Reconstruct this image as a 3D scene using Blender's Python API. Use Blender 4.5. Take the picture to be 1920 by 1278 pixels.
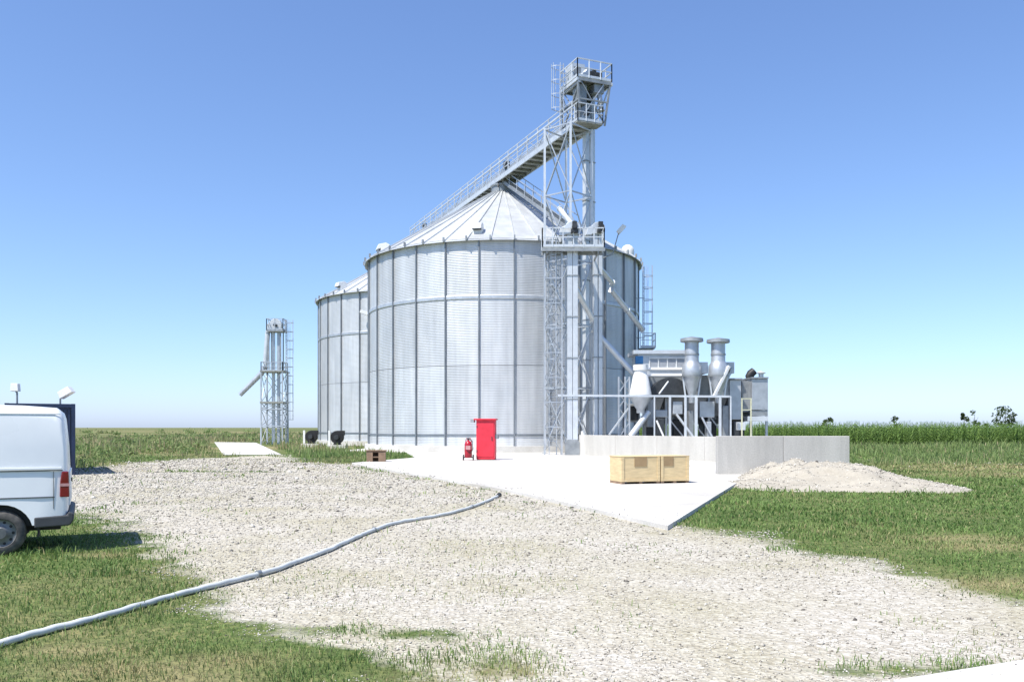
import bpy, math, random
import numpy as np
from mathutils import Vector, Matrix
random.seed(7); rng = np.random.default_rng(11)
R_ = math.radians
for o in list(bpy.data.objects): bpy.data.objects.remove(o)
SC = bpy.context.scene; COL = SC.collection

# ------------------------------------------------------------------ camera
F, HC, CX, HY = 1600.0, 1.75, 960.0, 801.0        # focal (px of the 1920 photo), eye height, horizon row
cam = bpy.data.cameras.new('camera'); camo = bpy.data.objects.new('camera', cam); COL.objects.link(camo)
camo.location = (0, 0, HC); camo.rotation_euler = (R_(90), 0, 0)
cam.sensor_width = 36; cam.lens = 36 * F / 1920; cam.shift_y = (HY - 639) / 1920
cam.clip_start = 0.1; cam.clip_end = 9000
SC.camera = camo

# ------------------------------------------------------------------ sky, sun, exposure
SUN_EL, SUN_AZ = 60.0, 45.0                        # azimuth: degrees to the left of straight behind the camera
w = bpy.data.worlds.new('World'); SC.world = w; w.use_nodes = True
nt = w.node_tree; nt.nodes.clear()
sky = nt.nodes.new('ShaderNodeTexSky'); sky.sky_type = 'NISHITA'; sky.sun_disc = False
sky.sun_elevation = R_(SUN_EL); sky.sun_rotation = R_(180 + SUN_AZ)
sky.air_density = 1.0; sky.dust_density = 0.6; sky.ozone_density = 4.0; sky.altitude = 50
bg = nt.nodes.new('ShaderNodeBackground'); bg.inputs['Strength'].default_value = 0.106
ow = nt.nodes.new('ShaderNodeOutputWorld')
def wm(op, a, b):                                   # colour response of the whole sky, the same in every direction
    m = nt.nodes.new('ShaderNodeMath'); m.operation = op
    for i, v in enumerate((a, b)):
        if isinstance(v, (int, float)): m.inputs[i].default_value = v
        else: nt.links.new(v, m.inputs[i])
    return m.outputs[0]
sp_ = nt.nodes.new('ShaderNodeSeparateColor'); cb_ = nt.nodes.new('ShaderNodeCombineColor'); nt.links.new(sky.outputs[0], sp_.inputs[0])
nt.links.new(wm('MULTIPLY', wm('POWER', sp_.outputs[0], 0.93), 0.955), cb_.inputs[0])
nt.links.new(wm('ADD', wm('MULTIPLY', wm('POWER', sp_.outputs[1], 0.91), 0.98), wm('MULTIPLY', sp_.outputs[0], 0.14)), cb_.inputs[1])
nt.links.new(wm('ADD', wm('MULTIPLY', wm('POWER', sp_.outputs[2], 0.80), 1.35), wm('MULTIPLY', sp_.outputs[0], 0.36)), cb_.inputs[2])
nt.links.new(cb_.outputs[0], bg.inputs['Color']); nt.links.new(bg.outputs[0], ow.inputs['Surface'])
sd = Vector((-math.sin(R_(SUN_AZ)) * math.cos(R_(SUN_EL)), -math.cos(R_(SUN_AZ)) * math.cos(R_(SUN_EL)), math.sin(R_(SUN_EL))))
sl = bpy.data.lights.new('sun', 'SUN'); sl.energy = 4.2; sl.angle = R_(0.53); sl.color = (1.0, 0.955, 0.88)
so = bpy.data.objects.new('sun', sl); COL.objects.link(so); so.rotation_euler = sd.to_track_quat('Z', 'Y').to_euler(); so.location = (-20, -20, 40)
SC.view_settings.view_transform = 'Standard'; SC.view_settings.look = 'None'
SC.view_settings.exposure = 0.80; SC.view_settings.gamma = 1.0; SC.view_settings.use_curve_mapping = False
SC.render.engine = 'CYCLES'

# ------------------------------------------------------------------ pixel -> place
def P(x, y, Y): return Vector(((x - CX) / F * Y, Y, HC - (y - HY) / F * Y))       # a point at a known distance
def G(x, y, z=0.0):                                                               # a point on a level surface
    Y = F * (HC - z) / (y - HY); return Vector(((x - CX) / F * Y, Y, z))

# ------------------------------------------------------------------ materials
def new_mat(name):
    m = bpy.data.materials.new(name); m.use_nodes = True
    n = m.node_tree.nodes; b = n['Principled BSDF']
    return m, m.node_tree, n, b
def N(nt, t, **kw):
    n = nt.nodes.new(t)
    for k, v in kw.items():
        if k in n.inputs: n.inputs[k].default_value = v
        else: setattr(n, k, v)
    return n
def ramp(nt, stops):
    r = nt.nodes.new('ShaderNodeValToRGB'); e = r.color_ramp.elements
    while len(e) < len(stops): e.new(0.5)
    for i, (p, c) in enumerate(stops): e[i].position = p; e[i].color = (*c, 1)
    return r
def mixc(nt, fac, a, b, blend='MIX'):
    m = nt.nodes.new('ShaderNodeMix'); m.data_type = 'RGBA'; m.blend_type = blend
    for sock, v in ((m.inputs[0], fac), (m.inputs[6], a), (m.inputs[7], b)):
        if hasattr(v, 'is_linked') or hasattr(v, 'links'): nt.links.new(v, sock)
        elif isinstance(v, (int, float)): sock.default_value = v
        else: sock.default_value = (*v, 1)
    return m.outputs[2]
def mathn(nt, op, a, b=None):
    m = nt.nodes.new('ShaderNodeMath'); m.operation = op
    for i, v in enumerate((a, b)):
        if v is None: continue
        if isinstance(v, (int, float)): m.inputs[i].default_value = v
        else: nt.links.new(v, m.inputs[i])
    return m.outputs[0]
def wear_mat(name, col, rough=0.5, metal=0.0, scale=3.0, var=0.25, bump=0.0, dirt=None, stretch=(1, 1, 1), spec=0.5, obj_var=0.0):
    m, t, n, b = new_mat(name)
    tc = N(t, 'ShaderNodeTexCoord'); ge = N(t, 'ShaderNodeNewGeometry')
    mp = N(t, 'ShaderNodeMapping'); mp.inputs['Scale'].default_value = stretch
    t.links.new(ge.outputs['Position'], mp.inputs['Vector'])
    no = N(t, 'ShaderNodeTexNoise', Scale=scale, Detail=6.0, Roughness=0.62); t.links.new(mp.outputs[0], no.inputs['Vector'])
    lo = tuple(c * (1 - var) for c in col) if dirt is None else dirt
    r = ramp(t, [(0.32, lo), (0.62, col)]); t.links.new(no.outputs['Fac'], r.inputs[0])
    c = r.outputs[0]
    if obj_var:
        oi = N(t, 'ShaderNodeObjectInfo')
        mr = N(t, 'ShaderNodeMapRange'); mr.inputs[3].default_value = 1 - obj_var; mr.inputs[4].default_value = 1.0
        t.links.new(oi.outputs['Random'], mr.inputs[0])
        cb = N(t, 'ShaderNodeCombineColor')
        for i in range(3): t.links.new(mr.outputs[0], cb.inputs[i])
        c = mixc(t, 1.0, c, cb.outputs[0], 'MULTIPLY')
    t.links.new(c, b.inputs['Base Color'])
    rr = N(t, 'ShaderNodeMapRange'); rr.inputs[3].default_value = max(0.05, rough - 0.1); rr.inputs[4].default_value = min(1, rough + 0.12)
    t.links.new(no.outputs['Fac'], rr.inputs[0]); t.links.new(rr.outputs[0], b.inputs['Roughness'])
    b.inputs['Metallic'].default_value = metal; b.inputs['Specular IOR Level'].default_value = spec
    if bump:
        bp = N(t, 'ShaderNodeBump', Strength=bump, Distance=0.02); t.links.new(no.outputs['Fac'], bp.inputs['Height']); t.links.new(bp.outputs[0], b.inputs['Normal'])
    return m
def silo_mat(name, pitch, col, amount=1.0, rough=0.41):
    """galvanised corrugated sheet: horizontal waves as relief, spangle and run marks as colour"""
    m, t, n, b = new_mat(name)
    ge = N(t, 'ShaderNodeNewGeometry'); oi = N(t, 'ShaderNodeObjectInfo')
    sx = N(t, 'ShaderNodeSeparateXYZ'); t.links.new(ge.outputs['Position'], sx.inputs[0])
    ph = mathn(t, 'MULTIPLY', sx.outputs[2], 2 * math.pi / pitch); wv = mathn(t, 'SINE', ph)
    bp = N(t, 'ShaderNodeBump', Strength=amount, Distance=0.0048); t.links.new(wv, bp.inputs['Height']); t.links.new(bp.outputs[0], b.inputs['Normal'])
    mp = N(t, 'ShaderNodeMapping'); mp.inputs['Scale'].default_value = (1.4, 1.4, 0.12); t.links.new(ge.outputs['Position'], mp.inputs['Vector'])
    n1 = N(t, 'ShaderNodeTexNoise', Scale=1.6, Detail=5.0); t.links.new(mp.outputs[0], n1.inputs['Vector'])
    n2 = N(t, 'ShaderNodeTexNoise', Scale=0.55, Detail=4.0); t.links.new(ge.outputs['Position'], n2.inputs['Vector'])
    r1 = ramp(t, [(0.3, tuple(c * 0.80 for c in col)), (0.7, col)]); t.links.new(n1.outputs['Fac'], r1.inputs[0])
    r2 = ramp(t, [(0.3, (0.86, 0.88, 0.90)), (0.7, (1, 1, 1))]); t.links.new(n2.outputs['Fac'], r2.inputs[0])
    c = mixc(t, 1.0, r1.outputs[0], r2.outputs[0], 'MULTIPLY')
    mr = N(t, 'ShaderNodeMapRange'); mr.inputs[3].default_value = 0.82; mr.inputs[4].default_value = 1.0; t.links.new(oi.outputs['Random'], mr.inputs[0])
    cb = N(t, 'ShaderNodeCombineColor')
    for i in range(3): t.links.new(mr.outputs[0], cb.inputs[i])
    c = mixc(t, 1.0, c, cb.outputs[0], 'MULTIPLY'); t.links.new(c, b.inputs['Base Color'])
    b.inputs['Metallic'].default_value = 0.4; b.inputs['Roughness'].default_value = rough
    return m
M = {}
M['sheet'] = silo_mat('galvanised corrugated sheet', 0.11, (0.755, 0.765, 0.765))
M['roof'] = wear_mat('galvanised roof sheet', (0.62, 0.64, 0.65), 0.5, 0.5, 0.8, 0.16, 0, obj_var=0.16)
M['galv'] = wear_mat('galvanised steel', (0.56, 0.59, 0.62), 0.45, 0.6, 2.5, 0.2, obj_var=0.12)
M['galv_pale'] = wear_mat('pale galvanised steel', (0.66, 0.69, 0.71), 0.45, 0.4, 2.0, 0.14, obj_var=0.08)
M['galv_dull'] = wear_mat('dull weathered steel', (0.36, 0.385, 0.40), 0.55, 0.5, 2.5, 0.3, obj_var=0.15)
M['galv_shaded'] = wear_mat('galvanised steel with shade in colour', (0.24, 0.265, 0.29), 0.5, 0.5, 1.2, 0.25)  # shade of the ribs put into the colour, darker than plain galvanised steel
M['white_paint'] = wear_mat('white painted steel', (0.78, 0.78, 0.76), 0.4, 0.0, 2.0, 0.1)
M['dark_steel'] = wear_mat('dark steel', (0.05, 0.055, 0.06), 0.5, 0.3, 4.0, 0.4)
M['black'] = wear_mat('black rubber and paint', (0.015, 0.015, 0.016), 0.55, 0.0, 6.0, 0.4)
M['deck_under'] = wear_mat('galvanised grating deck', (0.36, 0.37, 0.33), 0.6, 0.3, 3.0, 0.35, obj_var=0.25)
M['blue'] = wear_mat('blue paint', (0.03, 0.16, 0.36), 0.4, 0.0, 3.0, 0.2)
M['dark_blue'] = wear_mat('dark blue container paint', (0.014, 0.03, 0.08), 0.45, 0.0, 1.5, 0.35)
M['red'] = wear_mat('red paint', (0.72, 0.03, 0.055), 0.45, 0.0, 2.0, 0.22)
M['red_dark'] = wear_mat('red extinguisher paint', (0.42, 0.012, 0.03), 0.3, 0.0, 5.0, 0.3)
M['yellow'] = wear_mat('pale yellow paint', (0.60, 0.60, 0.42), 0.5, 0.0, 3.0, 0.2)
M['glass'] = wear_mat('dark window glass', (0.02, 0.025, 0.03), 0.1, 0.0, 1.0, 0.1, spec=0.8)
M['pane'] = wear_mat('dusty pane', (0.38, 0.40, 0.43), 0.3, 0.1, 2.0, 0.2)
M['van'] = wear_mat('white van paint', (0.80, 0.82, 0.83), 0.28, 0.0, 1.2, 0.06)
M['seam'] = wear_mat('panel gap', (0.10, 0.11, 0.115), 0.6)
M['tail_red'] = wear_mat('red lamp lens', (0.20, 0.006, 0.010), 0.15, 0.0, 8.0, 0.25, spec=0.7)
M['tail_pale'] = wear_mat('pale lamp lens', (0.55, 0.30, 0.30), 0.15, 0.0, 8.0, 0.2)
M['plastic'] = wear_mat('grey black bumper plastic', (0.06, 0.064, 0.07), 0.6, 0.0, 5.0, 0.3)
M['tyre'] = wear_mat('dusty tyre rubber', (0.06, 0.058, 0.055), 0.85, 0.0, 12.0, 0.4, dirt=(0.14, 0.13, 0.115))
M['rim'] = wear_mat('silver rim', (0.20, 0.205, 0.21), 0.45, 0.4, 8.0, 0.4)
M['wood'] = wear_mat('raw plywood', (0.70, 0.54, 0.30), 0.75, 0.0, 3.0, 0.22, 0.15, stretch=(1, 1, 5), obj_var=0.14)
M['wood_old'] = wear_mat('weathered wood', (0.30, 0.20, 0.13), 0.85, 0.0, 5.0, 0.35, 0.2, obj_var=0.2)
M['card'] = wear_mat('brown label board', (0.33, 0.225, 0.115), 0.8, 0.0, 5.0, 0.2)
M['hose'] = wear_mat('grey hose', (0.60, 0.62, 0.60), 0.6, 0.0, 4.0, 0.25)
M['bark'] = wear_mat('bark', (0.09, 0.07, 0.05), 0.9, 0.0, 6.0, 0.4, 0.3)
# concrete
def concrete_mat(name, hi, lo, scale=0.6, streak=False):
    m, t, n, b = new_mat(name)
    ge = N(t, 'ShaderNodeNewGeometry')
    mp = N(t, 'ShaderNodeMapping'); mp.inputs['Scale'].default_value = (1.5, 1.5, 0.25) if streak else (1, 1, 1); t.links.new(ge.outputs['Position'], mp.inputs['Vector'])
    a = N(t, 'ShaderNodeTexNoise', Scale=scale, Detail=8.0, Roughness=0.65); t.links.new(mp.outputs[0], a.inputs['Vector'])
    f = N(t, 'ShaderNodeTexNoise', Scale=22.0, Detail=4.0); t.links.new(ge.outputs['Position'], f.inputs['Vector'])
    r = ramp(t, [(0.3, lo), (0.65, hi)]); t.links.new(a.outputs['Fac'], r.inputs[0])
    r2 = ramp(t, [(0.35, (0.88, 0.88, 0.88)), (0.6, (1, 1, 1))]); t.links.new(f.outputs['Fac'], r2.inputs[0])
    t.links.new(mixc(t, 1.0, r.outputs[0], r2.outputs[0], 'MULTIPLY'), b.inputs['Base Color'])
    bp = N(t, 'ShaderNodeBump', Strength=0.25, Distance=0.01); t.links.new(f.outputs['Fac'], bp.inputs['Height']); t.links.new(bp.outputs[0], b.inputs['Normal'])
    b.inputs['Roughness'].default_value = 0.9; b.inputs['Specular IOR Level'].default_value = 0.2
    return m
M['slab'] = concrete_mat('pale concrete slab', (0.62, 0.605, 0.575), (0.43, 0.41, 0.37), 0.35)
M['wall_pale'] = concrete_mat('pale cast concrete', (0.53, 0.515, 0.475), (0.43, 0.415, 0.38), 0.8, True)
M['wall_grey'] = concrete_mat('grey cast concrete', (0.50, 0.485, 0.45), (0.37, 0.36, 0.335), 0.9, True)
M['plinth'] = concrete_mat('plinth concrete', (0.60, 0.585, 0.55), (0.48, 0.465, 0.43), 0.7)
M['sand'] = concrete_mat('pale sand and fine gravel', (0.42, 0.385, 0.315), (0.32, 0.29, 0.235), 1.6)
# ground
def ground_mat():
    m, t, n, b = new_mat('ground of gravel and grass')
    ge = N(t, 'ShaderNodeNewGeometry'); pos = ge.outputs['Position']
    at = N(t, 'ShaderNodeAttribute', attribute_name='gravel'); dr = N(t, 'ShaderNodeAttribute', attribute_name='dry')
    e1 = N(t, 'ShaderNodeTexNoise', Scale=1.1, Detail=6.0, Roughness=0.7); t.links.new(pos, e1.inputs['Vector'])
    e = mathn(t, 'SUBTRACT', e1.outputs['Fac'], 0.5); e = mathn(t, 'MULTIPLY', e, 2.2); e = mathn(t, 'ADD', at.outputs['Fac'], e)
    mr = N(t, 'ShaderNodeMapRange'); mr.inputs[1].default_value = -0.22; mr.inputs[2].default_value = 0.22; t.links.new(e, mr.inputs[0])
    # gravel
    vo = N(t, 'ShaderNodeTexVoronoi', Scale=24.0); t.links.new(pos, vo.inputs['Vector'])
    vc = N(t, 'ShaderNodeSeparateColor'); t.links.new(vo.outputs['Color'], vc.inputs[0])
    vr = ramp(t, [(0.0, (0.33, 0.30, 0.245)), (0.4, (0.425, 0.395, 0.335)), (0.8, (0.48, 0.45, 0.39)), (1.0, (0.54, 0.515, 0.46))]); t.links.new(vc.outputs[0], vr.inputs[0])
    n1 = N(t, 'ShaderNodeTexNoise', Scale=0.45, Detail=5.0); t.links.new(pos, n1.inputs['Vector'])
    n1r = ramp(t, [(0.33, (0.84, 0.83, 0.72)), (0.6, (1, 1, 1))]); t.links.new(n1.outputs['Fac'], n1r.inputs[0])
    gc = mixc(t, 1.0, vr.outputs[0], n1r.outputs[0], 'MULTIPLY')
    # grassy soil
    n2 = N(t, 'ShaderNodeTexNoise', Scale=0.35, Detail=8.0, Roughness=0.65); t.links.new(pos, n2.inputs['Vector'])
    n3 = N(t, 'ShaderNodeTexNoise', Scale=9.0, Detail=4.0); t.links.new(pos, n3.inputs['Vector'])
    g2 = ramp(t, [(0.25, (0.06, 0.09, 0.028)), (0.5, (0.095, 0.13, 0.042)), (0.72, (0.17, 0.165, 0.075))]); t.links.new(n2.outputs['Fac'], g2.inputs[0])
    g3 = ramp(t, [(0.3, (0.55, 0.58, 0.55)), (0.5, (1.0, 1.0, 1.0)), (0.72, (1.75, 1.45, 1.5))]); t.links.new(n3.outputs['Fac'], g3.inputs[0])
    gr = mixc(t, 1.0, g2.outputs[0], g3.outputs[0], 'MULTIPLY')
    gr = mixc(t, dr.outputs['Fac'], gr, (0.30, 0.245, 0.135))
    c = mixc(t, mr.outputs[0], gr, gc); t.links.new(c, b.inputs['Base Color'])
    ad = mathn(t, 'ADD', vo.outputs['Distance'], n3.outputs['Fac'])
    bp = N(t, 'ShaderNodeBump', Strength=0.6, Distance=0.03); t.links.new(ad, bp.inputs['Height']); t.links.new(bp.outputs[0], b.inputs['Normal'])
    b.inputs['Roughness'].default_value = 0.95; b.inputs['Specular IOR Level'].default_value = 0.1
    return m
M['ground'] = ground_mat()
def leaf_mat(name, dark, light, dry, trans=0.3):
    m, t, n, b = new_mat(name)
    at = N(t, 'ShaderNodeAttribute', attribute_name='var'); dr = N(t, 'ShaderNodeAttribute', attribute_name='dry')
    r = ramp(t, [(0.0, dark), (1.0, light)]); t.links.new(at.outputs['Fac'], r.inputs[0])
    c = mixc(t, dr.outputs['Fac'], r.outputs[0], dry)
    t.links.new(c, b.inputs['Base Color']); b.inputs['Roughness'].default_value = 0.6; b.inputs['Specular IOR Level'].default_value = 0.25
    tr = N(t, 'ShaderNodeBsdfTranslucent'); t.links.new(c, tr.inputs['Color'])
    mx = N(t, 'ShaderNodeMixShader'); mx.inputs[0].default_value = trans
    t.links.new(b.outputs[0], mx.inputs[1]); t.links.new(tr.outputs[0], mx.inputs[2]); t.links.new(mx.outputs[0], n['Material Output'].inputs['Surface'])
    return m
M['grass'] = leaf_mat('grass blades', (0.05, 0.115, 0.025), (0.235, 0.335, 0.10), (0.42, 0.35, 0.19))
M['weed'] = leaf_mat('rough weeds', (0.09, 0.15, 0.042), (0.26, 0.36, 0.125), (0.40, 0.33, 0.20))
M['corn'] = leaf_mat('maize leaves', (0.05, 0.115, 0.024), (0.19, 0.29, 0.07), (0.30, 0.24, 0.10))
M['leaf'] = leaf_mat('tree leaves', (0.035, 0.06, 0.02), (0.10, 0.13, 0.05), (0.2, 0.17, 0.1))
def stone_mat():
    m, t, n, b = new_mat('gravel stones')
    at = N(t, 'ShaderNodeAttribute', attribute_name='var')
    r = ramp(t, [(0.0, (0.10, 0.09, 0.08)), (0.1, (0.27, 0.245, 0.205)), (0.5, (0.45, 0.42, 0.36)), (0.85, (0.53, 0.50, 0.44)), (1.0, (0.62, 0.59, 0.52))])
    t.links.new(at.outputs['Fac'], r.inputs[0]); t.links.new(r.outputs[0], b.inputs['Base Color'])
    b.inputs['Roughness'].default_value = 0.85; b.inputs['Specular IOR Level'].default_value = 0.2
    return m
M['stone'] = stone_mat()

# ------------------------------------------------------------------ mesh helpers
class MB:
    def __init__(s): s.v = []; s.f = []
    def add(s, vs, fs):
        o = len(s.v); s.v += [tuple(v) for v in vs]; s.f += [tuple(i + o for i in f) for f in fs]; return s
    def box(s, x0, x1, y0, y1, z0, z1):
        return s.add([(x0,y0,z0),(x1,y0,z0),(x1,y1,z0),(x0,y1,z0),(x0,y0,z1),(x1,y0,z1),(x1,y1,z1),(x0,y1,z1)],
                     [(3,2,1,0),(4,5,6,7),(0,1,5,4),(1,2,6,5),(2,3,7,6),(3,0,4,7)])
    def bar(s, p, q, w, h=None):
        p, q = Vector(p), Vector(q); h = h or w; d = (q - p).normalized()
        a = d.cross(Vector((0, 0, 1)))
        a = Vector((1, 0, 0)) if a.length < 1e-4 else a.normalized()
        b = a.cross(d); vs = [c + a * (sx * w / 2) + b * (sy * h / 2) for c in (p, q) for sx, sy in ((-1,-1),(1,-1),(1,1),(-1,1))]
        return s.add(vs, [(0,1,2,3),(7,6,5,4),(0,4,5,1),(1,5,6,2),(2,6,7,3),(3,7,4,0)])
    def tube(s, p, q, r, n=10, r2=None, cap=True):
        p, q = Vector(p), Vector(q); r2 = r if r2 is None else r2; d = (q - p).normalized()
        a = d.cross(Vector((0, 0, 1))); a = Vector((1, 0, 0)) if a.length < 1e-4 else a.normalized(); b = a.cross(d)
        vs = [c + a * (rr * math.cos(2*math.pi*i/n)) + b * (rr * math.sin(2*math.pi*i/n)) for c, rr in ((p, r), (q, r2)) for i in range(n)]
        fs = [(i, i+n, (i+1) % n + n, (i+1) % n) for i in range(n)]
        if cap: fs += [tuple(range(n)), tuple(reversed(range(n, 2*n)))]
        return s.add(vs, fs)
    def path(s, pts, rad, n=10):
        pts = [Vector(p) for p in pts]; k = len(pts); vs = []
        for i, p in enumerate(pts):
            d = (pts[min(i+1, k-1)] - pts[max(i-1, 0)]).normalized()
            a = d.cross(Vector((0, 0, 1))); a = Vector((1, 0, 0)) if a.length < 1e-4 else a.normalized(); b = a.cross(d)
            r = rad[i] if hasattr(rad, '__len__') else rad
            vs += [p + a * (r*math.cos(2*math.pi*j/n)) + b * (r*math.sin(2*math.pi*j/n)) for j in range(n)]
        fs = [(i*n+j, (i+1)*n+j, (i+1)*n+(j+1) % n, i*n+(j+1) % n) for i in range(k-1) for j in range(n)]
        fs += [tuple(range(n)), tuple(reversed(range((k-1)*n, k*n)))]
        return s.add(vs, fs)
    def lathe(s, prof, n=24, c=(0, 0, 0), a0=0.0, a1=2*math.pi):
        full = abs(a1 - a0 - 2*math.pi) < 1e-6; m = n if full else n + 1; vs = []
        for r, z in prof:
            vs += [(c[0] + r*math.cos(a0+(a1-a0)*i/n), c[1] + r*math.sin(a0+(a1-a0)*i/n), c[2] + z) for i in range(m)]
        fs = [(k*m+i, k*m+(i+1) % m, (k+1)*m+(i+1) % m, (k+1)*m+i) for k in range(len(prof)-1) for i in range(n if full else n)]
        return s.add(vs, fs)
    def prism(s, poly, y0, y1):                      # poly in x,z extruded along y
        n = len(poly); vs = [(x, y0, z) for x, z in poly] + [(x, y1, z) for x, z in poly]
        return s.add(vs, [tuple(range(n)), tuple(reversed(range(n, 2*n)))] + [(i, i+n, (i+1) % n + n, (i+1) % n) for i in range(n)])
    def slab(s, poly, z0, z1):                       # poly in x,y
        n = len(poly); vs = [(x, y, z0) for x, y in poly] + [(x, y, z1) for x, y in poly]
        return s.add(vs, [tuple(reversed(range(n))), tuple(range(n, 2*n))] + [(i, (i+1) % n, (i+1) % n + n, i+n) for i in range(n)])
    def mesh(s, name, mat, smooth=None, bevel=None):
        me = bpy.data.meshes.new(name); me.from_pydata(s.v, [], s.f); me.materials.append(M[mat] if isinstance(mat, str) else mat)
        import bmesh
        b = bmesh.new(); b.from_mesh(me); bmesh.ops.recalc_face_normals(b, faces=b.faces)
        if bevel: bmesh.ops.bevel(b, geom=[e for e in b.edges if e.is_manifold and e.calc_face_angle(0) > 0.5], offset=bevel, segments=2, affect='EDGES', profile=0.5)
        b.to_mesh(me); b.free()
        if smooth:
            me.shade_smooth(); me.set_sharp_from_angle(angle=R_(smooth))
        return me
    def build(s, name, mat, parent=None, smooth=None, bevel=None):
        return link(name, s.mesh(name, mat, smooth, bevel), parent)
def link(name, me, parent=None, mtx=None):
    o = bpy.data.objects.new(name, me); COL.objects.link(o)
    if parent: o.parent = parent
    if mtx is not None: o.matrix_basis = mtx
    return o
def tag(o, label=None, cat=None, group=None, kind=None):
    for k, v in (('label', label), ('category', cat), ('group', group), ('kind', kind)):
        if v: o[k] = v
    return o
def thing(name, label, cat, loc=(0, 0, 0), rz=0.0, group=None):
    o = bpy.data.objects.new(name, None); COL.objects.link(o); o.location = loc; o.rotation_euler = (0, 0, rz); o.empty_display_size = 0.3
    return tag(o, label, cat, group)
_unit = {}
def unit(kind, mat):
    if (kind, mat) not in _unit:
        b = MB()
        if kind == 'box': b.box(-.5, .5, -.5, .5, 0, 1)
        else: b.tube((0, 0, 0), (0, 0, 1), .5, 12)
        _unit[(kind, mat)] = b.mesh(kind + '_' + mat, mat, smooth=40 if kind == 'tube' else None)
    return _unit[(kind, mat)]
def stick(name, parent, p, q, w_, h_=None, mat='galv', kind='box'):
    """a straight member as an object of its own (shared mesh)"""
    p, q = Vector(p), Vector(q); h_ = h_ or w_; d = q - p; L = d.length; d.normalize()
    a = d.cross(Vector((0, 0, 1))); a = Vector((1, 0, 0)) if a.length < 1e-4 else a.normalized(); b = d.cross(a)
    m = Matrix(((a.x*w_, b.x*h_, d.x*L, p.x), (a.y*w_, b.y*h_, d.y*L, p.y), (a.z*w_, b.z*h_, d.z*L, p.z), (0, 0, 0, 1)))
    return link(name, unit(kind, mat), parent, m)
def rails(b, pts, h=1.1, step=1.3, r=0.024, closed=False, mid=True, toe=True):
    pts = [Vector(p) for p in pts]; segs = list(zip(pts, pts[1:] + pts[:1])) if closed else list(zip(pts, pts[1:]))
    for p, q in segs:
        k = max(1, round((q - p).length / step)); u = Vector((0, 0, h))
        for i in range(k + 1): c = p.lerp(q, i / k); b.bar(c, c + u, 2*r)
        b.bar(p + u, q + u, 2*r)
        if mid: b.bar(p + u*.52, q + u*.52, 1.6*r)
        if toe: b.bar(p + Vector((0, 0, .09)), q + Vector((0, 0, .09)), .02, .15)
    return b
def ladder(parent, base, h, rz, cage_from=2.3, width=0.5, mat='galv'):
    """ladder facing local -y, with rungs and a hooped cage"""
    c, s = math.cos(rz), math.sin(rz); B = Vector(base)
    T = lambda x, y, z: B + Vector((c*x - s*y, s*x + c*y, z))
    for sx in (-1, 1): stick('ladder_rail', parent, T(sx*width/2, 0, 0), T(sx*width/2, 0, h), .06, .06, mat)
    b = MB()
    for i in range(int(h / .3)): b.bar(T(-width/2, 0, .25 + i*.3), T(width/2, 0, .25 + i*.3), .03)
    b.build('rungs', mat, parent)['kind'] = 'stuff'
    if h > cage_from + 1:
        b = MB(); n = 8
        ang = [math.pi + math.pi * i / n for i in range(n + 1)]
        for z in np.arange(cage_from, h, 0.9):
            pp = [T(.38*math.cos(a), .42 + .0 - .42 + .72*math.sin(a) * 1.0, z) for a in ang]
            for p, q in zip(pp, pp[1:]): b.bar(p, q, .012, .05)
        for a in ang[1::2]:
            b.bar(T(.38*math.cos(a), .72*math.sin(a), cage_from), T(.38*math.cos(a), .72*math.sin(a), h), .04, .012)
        b.build('safety_cage', mat, parent)
def data_mesh(name, verts, faces_flat, nper, mat, attrs=None, smooth=False):
    me = bpy.data.meshes.new(name); nv = len(verts); nf = len(faces_flat) // nper
    me.vertices.add(nv); me.vertices.foreach_set('co', np.ascontiguousarray(verts, dtype=np.float32).ravel())
    me.loops.add(nf * nper); me.loops.foreach_set('vertex_index', np.ascontiguousarray(faces_flat, dtype=np.int32))
    me.polygons.add(nf); me.polygons.foreach_set('loop_start', np.arange(0, nf * nper, nper, dtype=np.int32))
    me.update(calc_edges=True); me.validate()
    for k, a in (attrs or {}).items():
        at = me.attributes.new(k, 'FLOAT', 'POINT'); at.data.foreach_set('value', np.ascontiguousarray(a, dtype=np.float32))
    me.materials.append(M[mat])
    if smooth: me.shade_smooth()
    return me

# ------------------------------------------------------------------ ground masks
SLAB_Z = 0.08
def gp(l, z=0.0): return [tuple(G(x, y, z)[:2]) for x, y in l]
GRAVEL = gp([(-500,905),(0,890),(140,882),(250,868),(420,855),(545,852),(575,867),(660,869),(1100,945),(1250,985),(1300,990),(1420,1010),(1540,1042),(1640,1055),(1700,1075),(1800,1102),
             (1920,1135),(2300,1200),(2300,1700),(800,1700),(650,1278),(605,1248),(540,1203),(470,1168),(385,1142),(402,1112),(372,1085),(310,1052),(285,1012),(200,974),(140,960),(-500,962)])
def sdist(px, py, poly):
    """signed distance to a polygon, positive inside"""
    d = np.full(px.shape, 1e9); ins = np.zeros(px.shape, bool); n = len(poly)
    for i in range(n):
        (x0, y0), (x1, y1) = poly[i], poly[(i+1) % n]; ex, ey = x1-x0, y1-y0
        t = np.clip(((px-x0)*ex + (py-y0)*ey) / (ex*ex + ey*ey + 1e-12), 0, 1)
        d = np.minimum(d, np.hypot(px-x0-t*ex, py-y0-t*ey))
        c = ((y0 > py) != (y1 > py)) & (px < (x1-x0) * (py-y0) / (y1-y0 + 1e-12) + x0); ins ^= c
    return np.where(ins, d, -d)
PATCH = [(800,1262,0.62,0.42),(560,1240,.6,.4),(900,1256,.5,.35),(765,1188,.45,.22),(660,1180,.35,.2),(1860,1262,.7,.3),(1640,1255,.5,.22),(395,884,2.6,.5),(330,846,4.5,4.0),(300,856,4,1.5)]
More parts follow.
